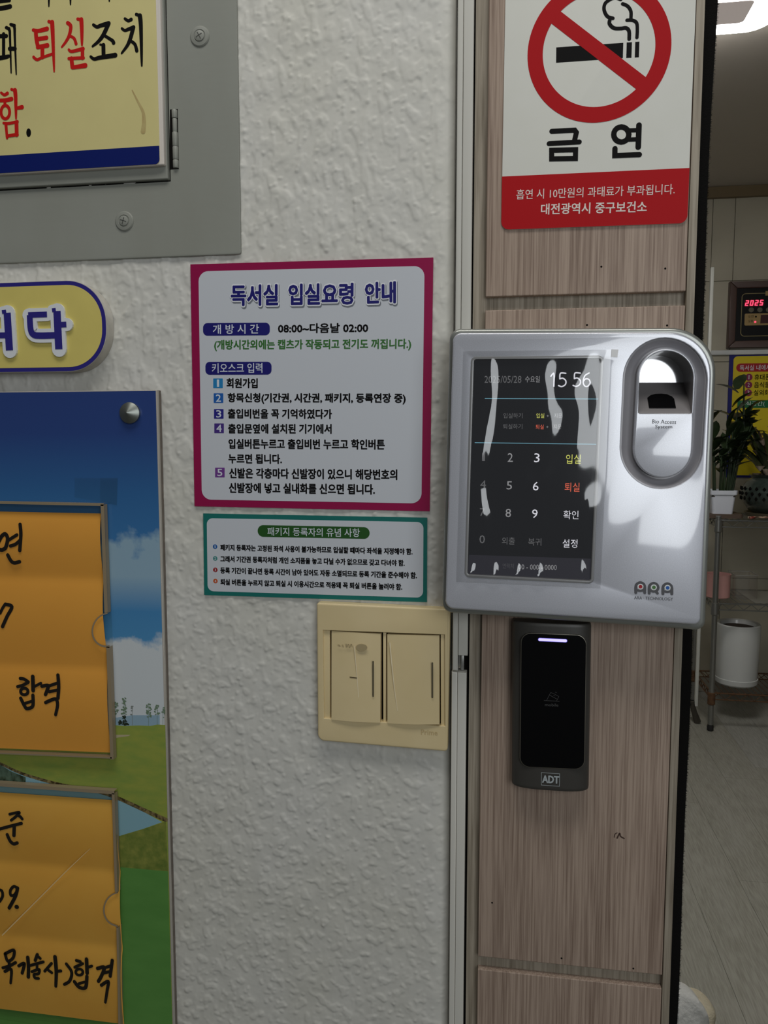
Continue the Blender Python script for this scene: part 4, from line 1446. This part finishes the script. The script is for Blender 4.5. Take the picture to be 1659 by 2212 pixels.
def hplate(name, x0, y0, x1, y1, r, z0, z1, m, par):
    lp = rpoly([(x0, y0), (x1, y0), (x1, y1), (x0, y1)], r, 8)
    return loft(name, [[(x, y, z0) for x, y in lp], [(x, y, z1) for x, y in lp]], m, par)


hplate('housing', lx0 + .02, ly0 + .02, lx1 - .02, ly1 - .02, .05, zl + .03, CEIL - .0005, mat('lamp_housing', srgb(220, 220, 220), .5), cl)
hplate('diffuser', lx0, ly0, lx1, ly1, .07, zl, zl + .03, M_lamp, cl)
qa, qb = atz(1560, 53, zl - .012), atz(1614, 33, zl - .012)
hplate('centre_cover', qa[0] - .12, qa[1] - .0, qb[0], qa[1] - .12, .015, zl - .012, zl - .0005, mat('lamp_cover', srgb(190, 180, 176), .5, emit=srgb(176, 166, 160), estr=.5), cl)

# wall clock
yc = YB - .04
zc = Z(1560, 590, 11.65, -yc)
ck = thing('digital_clock', 'dark wood framed digital calendar clock with red digits', 'clock', (2.0, YB, zc(300, 1880)[1]))
M_fr = mat('dark_wood_frame', srgb(92, 72, 66), .4)
x0, x1 = zc(200, 1000)[0] - .004, zc(200, 1000)[0] + .62
z0, z1 = zc(600, 1870)[1], zc(600, 195)[1]
th = zc(450, 1000)[0] - zc(250, 1000)[0]
th = (zc(600, 370)[1] - zc(600, 195)[1]) * -1 * -1
th = abs(th)
for nm, pts in (('frame_bar', [(x0, z0), (x0 + th, z0 + th), (x0 + th, z1 - th), (x0, z1)]), ('frame_bar', [(x1, z0), (x1, z1), (x1 - th, z1 - th), (x1 - th, z0 + th)]),
                ('frame_bar', [(x0, z0), (x1, z0), (x1 - th, z0 + th), (x0 + th, z0 + th)]), ('frame_bar', [(x0, z1), (x0 + th, z1 - th), (x1 - th, z1 - th), (x1, z1)])):
    plate(nm, pts, -YB + .001, -yc, M_fr, ck, bevel=.006)
fc_ = plate('dial', [(x0 + th * .9, z0 + th * .9), (x1 - th * .9, z0 + th * .9), (x1 - th * .9, z1 - th * .9), (x0 + th * .9, z1 - th * .9)], -YB + .001, -yc - .012, mat('black_dial', srgb(14, 13, 14), .3), ck)
DCK = -yc - .011
gold = mat('gold_line', srgb(150, 136, 92), .4)
ro = rpoly([zc(470, 1590), (x1 - th * 1.25, zc(470, 1590)[1]), (x1 - th * 1.25, zc(520, 500)[1]), (zc(490, 1000)[0], zc(520, 500)[1])], .02)
plate('gold_border', ro, -yc - .012, DCK, gold, ck, holes=[inset(ccw(ro), .0035)])
plate('display_window', zc.many([(570, 835), (1075, 820), (1080, 650), (580, 665)]), -yc - .012, DCK, mat('display_red_dark', srgb(70, 16, 20), .4), ck)
E_led = mat('red_led', (.1, 0, 0, 1), .4, emit=(1.0, .045, .10, 1), estr=2.2)
SEG = {'a': ((12, -60), (70, -60)), 'b': ((70, -60), (58, 0)), 'c': ((58, 0), (46, 58)), 'd': ((-12, 58), (46, 58)), 'e': ((0, 0), (-12, 58)), 'f': ((12, -60), (0, 0)), 'g': ((0, 0), (58, 0))}
lines = []
for k, chs in enumerate(('abged', 'abcdef', 'abged', 'afgcd')):
    ox, oy = 608 + k * 122, 748 - k * 4
    for s in chs:
        (ax, ay), (bx, by) = SEG[s]
        lines.append(([(ox + ax, oy + ay), (ox + bx, oy + by)], 22))
wt = zc.mm
zc.mm = lambda n: n / zc.k * (yc + .65 + .2) / F
strokes('led_digits', zc, lines, DCK + .002, E_led, ck, curve=False)
for x in (745, 962, 1180, 1400):
    plate('button', circ(zc(x, 918), zc.mm(54), 14), -yc - .012, DCK + .004, mat('button_grey', srgb(112, 106, 88), .4), ck)
gp = plate('gold_plate', rpoly([zc(575, 1312), (x1 - th * 1.6, zc(575, 1312)[1]), (x1 - th * 1.6, zc(585, 1010)[1]), zc(585, 1012)], .006), -yc - .012, DCK, mat('gold_panel', srgb(176, 148, 96), .4), ck)
text('오전', zc(668, 1085), zc(805, 1080), zc.mm(60), DCK + .001, M_black, gp)
text('오후', zc(665, 1205), zc(795, 1200), zc.mm(60), DCK + .001, M_black, gp)
plate('lamp_dot', circ(zc(865, 1088), zc.mm(20), 10), DCK, DCK + .001, M_black, gp)
plate('lamp_dot', circ(zc(847, 1220), zc.mm(20), 10), DCK, DCK + .001, E_led, gp)
plate('time_window', zc.many([(975, 1258), (1500, 1245), (1505, 1030), (990, 1043)]), DCK, DCK + .001, mat('display_maroon', srgb(72, 34, 34), .4), gp)
plate('top_tab', zc.many([(1105, 555), (1500, 545), (1500, 430), (1112, 440)]), -yc - .012, DCK + .001, mat('gold_panel'), ck)

# white cable duct: one horizontal run below the clock
za_, zb__ = zat(1600, 756, -YB + .015), zat(1600, 766, -YB + .015)
du = box('cable_duct', .9, 3.0, YB - .018, YB - .0005, zb__, za_, mat('duct_white', srgb(206, 208, 206), .4), None, .002)
tag(du, 'white horizontal cable duct on the far wall below the clock', 'cable duct')

# yellow rules sign on the far wall
DY = -YB + .008
zy = Z(1500, 760, 5.53, DY)
zy.mm = lambda n: n / 5.53 * 4.55 / F
ys_ = thing('study_rules_sign', 'yellow sign with blue border and red heading on the far wall', 'sign', (1.95, YB, zy(500, 1500)[1]))
sx0, sx1 = zy(425, 600)[0] - .01, zy(425, 600)[0] + .60
plate('board', [(sx0, zy(600, 1502)[1]), (sx1, zy(600, 1502)[1]), (sx1, zy(600, 25)[1]), (sx0, zy(600, 25)[1])], -YB + .001, DY, mat('blue_border', srgb(22, 24, 116), .4), ys_)
i0 = zy(447, 600)[0]
plate('panel', rpoly([(i0, zy(600, 1475)[1]), (sx1 - .015, zy(600, 1475)[1]), (sx1 - .015, zy(600, 52)[1]), (i0, zy(600, 52)[1])], .02), DY, DY + .001, mat('bright_yellow', srgb(226, 204, 30), .4), ys_)
hd = plate('heading_pill', rpoly(zy.many([(498, 240), (1500, 228), (1500, 128), (500, 140)]), .022, 8), DY + .001, DY + .002, mat('heading_red', srgb(176, 26, 34), .4), ys_)
text('독서실 내에서', zy(540, 193), zy(905, 187), zy.mm(58), DY + .003, M_white, ys_, .01)
for k, (s, y) in enumerate((('휴대폰', 303), ('음식물', 395), ('실외화', 488))):
    plate('bullet', circ(zy(650 - k * 4, y + 1), zy.mm(37), 16), DY + .001, DY + .002, mat('bullet_plum', srgb(140, 30, 80), .4), ys_)
    text(str(k + 1), zy(638 - k * 4 + (7 if k == 0 else 0), y), zy(662 - k * 4 - (7 if k == 0 else 0), y), zy.mm(44), DY + .003, M_white, ys_, .01)
    text(s, zy(715 - k * 4, y), zy(905 - k * 4, y - 2), zy.mm(62), DY + .003, M_black, ys_, .01)
plate('green_strip', zy.many([(510, 672), (1500, 665), (1500, 570), (515, 582)]), DY + .001, DY + .002, mat('strip_green', srgb(28, 112, 60), .4), ys_)
text('휴식공간(', zy(548, 625), zy(838, 622), zy.mm(58), DY + .003, M_white, ys_, .005)

# white upright post with a dark foot
yq = 3.0
q = atz(1502, 1560, 0.0)
po = thing('white_post', 'slim white upright post beside the black pile seal', 'post', (q[0], q[1], 0))
ztp = P(1534, 578, -q[1])[1]
box('post', q[0] - .008, q[0] + .007, q[1] - .01, q[1] + .01, .08, ztp, mat('post_white', srgb(214, 214, 206), .5), po, .003)
tube('foot', [(q[0] - .02, q[1], .10), (q[0] - .008, q[1] - .006, .05), (q[0] + .008, q[1] - .012, .004)], [.012, .013, .016], mat('foot_dark', srgb(72, 68, 60), .4, metal=.4), po)

# ------------------------------------------------------------------ wire rack
M_chr = mat('chrome_wire', srgb(150, 150, 146), .32, metal=.85)
M_rust = mat('rusty_wire', srgb(120, 88, 62), .6, metal=.4, var=((60, 60, 60), .2, srgb(90, 64, 44)))
lg = atz(1534, 1578, 0.0)
LX, LYf = lg[0], lg[1]
RW, RDp = 1.0, .36
rk = thing('wire_shelf_rack', 'chrome wire shelf rack against the far wall', 'shelf rack', (LX + RW / 2, LYf + RDp / 2, 0))
zsh = [P(1545, 1124, -LYf)[1], P(1540, 1303, -LYf)[1], P(1537, 1497, -LYf)[1]]
for x in (LX, LX + RW):
    for y in (LYf, LYf + RDp):
        leg = tube('leg', [(x, y, .03), (x, y, zsh[0] + .02)], .0125, M_chr, rk, 12)
        lathe('leg_foot', [(.012, 0), (.015, .003), (.015, .02), (.010, .035)], (x, y, 0), mat('black_foot', srgb(26, 25, 24), .6), leg, n=12)
for k, z in enumerate(zsh):
    mm = M_chr if k < 2 else M_rust
    for y in (LYf, LYf + RDp):
        tube('rail', [(LX, y, z), (LX + RW, y, z)], .004, mm, rk, 6)
        tube('rail', [(LX, y, z - .03), (LX + RW, y, z - .03)], .003, mm, rk, 6)
        zig = [(LX + RW * i / 32, y, z - (.002 if i % 2 else .028)) for i in range(33)]
        tube('truss_wire', zig, .0022, mm, rk, 5)
    for x in (LX, LX + RW):
        tube('rail', [(x, LYf, z), (x, LYf + RDp, z)], .004, mm, rk, 6)
        tube('rail', [(x, LYf, z - .03), (x, LYf + RDp, z - .03)], .003, mm, rk, 6)
        tube('truss_wire', [(x, LYf + RDp * i / 12, z - (.002 if i % 2 else .028)) for i in range(13)], .0022, mm, rk, 5)
        for y in (LYf, LYf + RDp):
            lathe('shelf_collar', [(.014, -.045), (.018, -.04), (.017, .012), (.014, .014)], (x, y, z - .01), mm, rk, n=12)
    for i in range(1, 40):
        x = LX + RW * i / 40
        tube('deck_wire', [(x, LYf, z + .003), (x, LYf + RDp, z + .003)], .0017, mm, rk, 5)


# things on the rack, from the photograph's positions
def on(px, py, yw):
    q = P(px, py, -yw)
    return q


def potted_leaf(name, base, L, wd, az, lean, m, par, droop=.5, nseg=7):
    """arching blade leaf with a fold along the midrib"""
    bm = bmesh.new()
    rows = []
    p = Vector(base)
    el = math.radians(90 - lean)
    for i in range(nseg + 1):
        t = i / nseg
        ww = wd * math.sin(math.pi * min(1, .08 + t * .92)) ** .8
        d = Vector((math.cos(az) * math.cos(el), math.sin(az) * math.cos(el), math.sin(el)))
        s = Vector((-math.sin(az), math.cos(az), 0))
        nrm = d.cross(s)
        rows.append([bm.verts.new(p + s * ww + nrm * ww * .25), bm.verts.new(p), bm.verts.new(p - s * ww + nrm * ww * .25)])
        p = p + d * (L / nseg)
        el -= droop / nseg
    for a, b in zip(rows, rows[1:]):
        for i in range(2):
            bm.faces.new((a[i], a[i + 1], b[i + 1], b[i]))
    o = frombm(name, bm, m, par)
    return o


M_lf = mat('dark_leaf', srgb(50, 66, 40), .3, coat=.2, var=((30, 30, 30), .25, srgb(34, 46, 28)))
M_lf2 = mat('olive_leaf', srgb(82, 96, 50), .4, var=((30, 30, 30), .25, srgb(60, 72, 34)))
YS = LYf + .12
zdk = zsh[0] + .005
# white square pot with leafy plant
pc = on(1556, 1113, YS)
tray = hplate('plant_tray', pc[0] - .10, YS - .07, pc[0] + .085, YS + .10, .02, zdk, zdk + .018, mat('brown_tray', srgb(92, 76, 64), .6), None)
tag(tray, 'flat brown plastic tray under the white square pot', 'tray')
pw1 = thing('potted_plant', 'white square plastic pot with dark green leafy stems', 'potted plant', (pc[0], YS, zdk + .018))
z0p = zdk + .018
zpt = on(1556, 1058, YS)[1]
hw0, hw1 = .045, .053
prof = []
for t, hw in ((0, hw0), (.82, hw1), (.82, hw1 + .006), (1, hw1 + .007)):
    prof.append([(pc[0] + x, YS + y, z0p + (zpt - z0p) * t) for x, y in rpoly([(-hw, -hw), (hw, -hw), (hw, hw), (-hw, hw)], .014, 4)])
M_pw = mat('white_pot', srgb(222, 226, 236), .4)
pt = loft('pot', prof, M_pw, pw1, True, False)
loft('pot_inside', [prof[-1], [(x * .92 + pc[0] * .08, y * .92 + YS * .08, z - .012) for x, y, z in prof[-1]]], M_pw, pt, False, False)
hplate('soil', pc[0] - .052, YS - .052, pc[0] + .052, YS + .052, .012, zpt - .03, zpt - .014, mat('soil', srgb(48, 38, 30), .95, bump=((200, 200, 200), .6, .004)), pt)
rl = random.Random(4)
for k in range(13):
    a = rl.uniform(0, 6.28)
    bx, by = pc[0] + math.cos(a) * .032, YS + math.sin(a) * .032
    hgt = rl.uniform(.16, .42)
    lx, ly = max(-.02, math.cos(a) * rl.uniform(.02, .10)), math.sin(a) * rl.uniform(.0, .05)
    st = tube('stem', [(bx, by, zpt - .03), (bx + lx * .4, by + ly * .4, zpt + hgt * .5), (bx + lx, by + ly, zpt + hgt)], [.007, .006, .003], M_lf, pw1, 6)
    for j in range(6):
        t = .3 + .7 * (j + 1) / 6
        b = (bx + lx * t, by + ly * t, zpt + hgt * t)
        potted_leaf('leaf', b, rl.uniform(.07, .11), rl.uniform(.018, .028), rl.uniform(-1.9, 1.9), rl.uniform(15, 65), M_lf, st, rl.uniform(.2, 1.0), 5)
# one tall shoot with broad glossy leaves reaching up over the sign
tp = on(1568, 806, YS)
b0_ = (pc[0] + .045, YS, zpt - .02)
st = tube('stem', [b0_, (pc[0] + .085, YS - .01, (zpt + tp[1]) / 2), (pc[0] + .075, YS - .02, tp[1] - .05)], [.008, .007, .003], M_lf, pw1, 6)
for q_, L, wd, az, ln in (((1592, 850), .11, .026, math.pi, 55), ((1590, 842), .10, .03, .9, 30), ((1580, 880), .11, .034, -.4, 40), ((1585, 905), .11, .034, .2, 70), ((1580, 930), .12, .03, .3, 55), ((1576, 900), .10, .028, 2.6, 60)):
    q2 = on(q_[0], q_[1], YS)
    potted_leaf('leaf', (q2[0], YS - .02, q2[1]), L, wd, az, ln, M_lf, st, .5)

# dark openwork ceramic pot with pale flowers
YS2 = LYf + .16
pd = on(1672, 1104, YS2)
tr2 = lathe('plant_saucer', [(.10, 0), (.118, .004), (.128, .022), (.118, .022), (.10, .01)], (pd[0], YS2, zdk), mat('olive_saucer', srgb(92, 86, 68), .5), None)
tag(tr2, 'round olive saucer under the dark openwork pot', 'saucer')
fp = thing('flower_pot', 'dark green openwork ceramic pot holding pale flowers', 'potted plant', (pd[0], YS2, zdk + .023))
zb0, zt0 = zdk + .0105, on(1660, 1025, YS2)[1]
hh = zt0 - zb0
M_cel = mat('dark_celadon', srgb(66, 76, 70), .22, coat=.4, var=((40, 40, 40), .25, srgb(44, 52, 48)))
lathe('pot', [(.075, 0), (.11, .10 * hh), (.145, .38 * hh), (.150, .58 * hh), (.125, .82 * hh), (.10, .92 * hh), (.115, hh), (.10, hh), (.09, .9 * hh)], (pd[0], YS2, zb0), M_cel, fp, n=36)
for row in range(3):
    for k in range(26):
        a = 2 * math.pi * (k + .5 * (row % 2)) / 26
        rr_ = (.1475, .152, .147)[row]
        z = zb0 + hh * (.42 + .12 * row)
        c = (pd[0] + rr_ * math.cos(a), YS2 + rr_ * math.sin(a), z)
        u = Vector((-math.sin(a), math.cos(a), 0))
        n_ = Vector((math.cos(a), math.sin(a), 0))
        bm = bmesh.new()
        for s in (0,):
            o_ = [bm.verts.new(Vector(c) + n_ * .0015 + u * (.007 * math.cos(t)) + Vector((0, 0, .009 * math.sin(t)))) for t in (0, math.pi / 2, math.pi, 3 * math.pi / 2)]
            bm.faces.new(o_)
            i_ = [bm.verts.new(v.co - n_ * .006) for v in o_]
            for q3 in range(4):
                bm.faces.new((o_[q3 - 1], o_[q3], i_[q3], i_[q3 - 1]))
        if math.sin(a) < .35:
            frombm('pierced_hole', bm, M_dark, fp, False)
        else:
            bm.free()
M_fl = mat('pale_petal', srgb(206, 192, 176), .6, var=((60, 60, 60), .25, srgb(160, 136, 116)))
for k in range(30):
    q2 = on(rl.uniform(1632, 1690), rl.uniform(950, 1030), YS2)
    c = (q2[0], YS2 + rl.uniform(-.08, .05), q2[1])
    fl_ = lathe('flower', [(.004, -.01), (.012, 0), (.022, .012), (.012, .008), (.001, .006)], c, M_fl, fp, n=9)
for k in range(10):
    q2 = on(rl.uniform(1640, 1690), rl.uniform(940, 1010), YS2)
    potted_leaf('petal', (q2[0], YS2 + rl.uniform(-.10, .0), q2[1]), rl.uniform(.05, .09), rl.uniform(.014, .022), rl.uniform(0, 6.28), rl.uniform(10, 80), M_fl, fp, .8, 5)
for k in range(34):
    a = rl.uniform(0, 6.28)
    potted_leaf('leaf', (pd[0] + .04 * math.cos(a), YS2 + .04 * math.sin(a), zt0 - .03), rl.uniform(.16, .40), rl.uniform(.014, .026), a, rl.uniform(5, 38), M_lf if k % 3 else M_lf2, fp, rl.uniform(.3, .9), 7)
nap = plate('x', [(0, 0), (.1, 0), (.1, .1), (0, .1)], 0, .001, M_fl, None)
bpy.data.objects.remove(nap)
qn = on(1650, 1113, LYf + .03)
bm = bmesh.new()
g_ = [[bm.verts.new((qn[0] - .07 + .2 * i / 8, LYf - .012 + .038 * j / 4, zdk + .002 + abs(.014 * math.sin(i * 1.3 + j)))) for i in range(9)] for j in range(5)]
for j in range(4):
    for i in range(8):
        bm.faces.new((g_[j][i], g_[j][i + 1], g_[j + 1][i + 1], g_[j + 1][i]))
nk = frombm('crumpled_wrapper', bm, mat('cream_red_wrapper', srgb(220, 190, 164), .5, var=((30, 30, 30), .06, srgb(120, 40, 34))), None)
tag(nk, 'crumpled cream and red wrapper in front of the dark openwork pot', 'wrapper')

# middle shelf
zdm = zsh[1] + .005
YM = LYf + .13
pcup = on(1550, 1282, YM)
rc = .055
cup = lathe('pink_cup', [(.050, 0), (.054, .004), (rc, .10), (rc + .003, .112), (rc - .002, .112), (.048, .012), (.001, .01)], (pcup[0], YM, zdm), mat('pink_plastic', srgb(206, 156, 150), .45), None)
tag(cup, 'pink plastic cup on the middle shelf', 'cup')
q0, q1 = on(1580, 1280, YM), on(1630, 1280, YM)
M_cp = clear('clear_box_plastic', (.97, .95, .945, 1), 4., .25)
acr = thing('clear_box', 'clear open plastic box beside the pink cup', 'box', ((q0[0] + q1[0]) / 2, YM, zdm))
lpb = rpoly([(q0[0], YM - .05), (q1[0], YM - .05), (q1[0], YM + .08), (q0[0], YM + .08)], .012, 4)
loft('side_wall', [[(x, y, zdm + .001) for x, y in lpb], [(x, y, zdm + .115) for x, y in lpb]], M_cp, acr, True, False)
loft('rim', [[(x, y, zdm + .112) for x, y in lpb], [(x, y, zdm + .1155) for x, y in inset(lpb, -.002)], [(x, y, zdm + .1155) for x, y in inset(lpb, .001)]], mat('rim_clear', srgb(186, 184, 178), .2), acr, False, False)
qt = on(1600, 1290, LYf + .05)
mt = hplate('shelf_mat', LX + .17, LYf + .01, LX + .40, LYf + .30, .004, zdm, zdm + .004, mat('grey_mat', srgb(140, 138, 128), .4), None)
tag(mt, 'thin grey plastic mat lying on the middle shelf', 'mat')

# bottom shelf: white round bin with soil
zdb = zsh[2] + .005
YBn = LYf + .165
b0q, b1q = on(1541, 1480, YBn), on(1638, 1480, YBn)
rb = (b1q[0] - b0q[0]) / 2 / 1.02
bx_ = (b0q[0] + b1q[0]) / 2
zbt = on(1590, 1345, YBn)[1]
bn = thing('white_planter', 'white glossy round planter on the bottom shelf', 'planter', (bx_, YBn, zdb))
M_pl = mat('white_gloss_plastic', srgb(208, 210, 208), .22, coat=.3)
Hb = zbt - zdb
bod = lathe('body', [(rb * .86, 0), (rb * .95, .008), (rb * .97, .03), (rb * .93, .032), (rb * .97, .5 * Hb), (rb, .93 * Hb), (rb * .99, .985 * Hb), (rb * .95, Hb), (rb * .80, Hb - .004), (rb * .76, Hb - .02)], (bx_, YBn, zdb), M_pl, bn, n=48)
lathe('soil', [(rb * .78, Hb - .02), (rb * .4, Hb - .012), (.001, Hb - .014)], (bx_, YBn, zdb), mat('soil'), bn, n=24)

# ------------------------------------------------------------------ floor things at the lower right
def lump(name, c, sx, sy, sz, m, seed, amp, label, cat):
    bm = bmesh.new()
    bmesh.ops.create_uvsphere(bm, u_segments=48, v_segments=28, radius=1)
    rr = random.Random(seed)
    ph = [(rr.uniform(2, 7), rr.uniform(2, 7), rr.uniform(2, 7), rr.uniform(0, 6)) for _ in range(6)]
    for v in bm.verts:
        x, y, z = v.co
        k = 1 + amp * sum(math.sin(a * x + b * y + c_ * z + d) for a, b, c_, d in ph) / 3
        f = lambda t: math.copysign(abs(t) ** .7, t)
        v.co = (c[0] + f(x) * sx * k, c[1] + f(y) * sy * k, c[2] + (f(z) * k + 1) * sz)
    mz = min(v.co.z for v in bm.verts)
    for v in bm.verts:
        v.co.z = max(v.co.z - mz, 0)
    o = frombm(name, bm, m, None)
    return tag(o, label, cat)


q = atz(1460, 2330, 0)
lump('white_cloth', (q[0], q[1], 0), .058, .06, .100, mat('white_fabric', srgb(206, 206, 202), .85, bump=((45, 45, 45), .7, .012)), 3, .09,
     'rumpled white cloth standing up beside the black seal', 'cloth')
q = atz(1508, 2236, 0)
lump('cream_towel', (q[0], q[1] + .02, 0), .036, .055, .036, mat('cream_terry', srgb(206, 196, 170), .9, bump=((260, 260, 260), .7, .006)), 5, .05,
     'cream terry towel on the floor behind the white cloth', 'towel')


set_all_text()
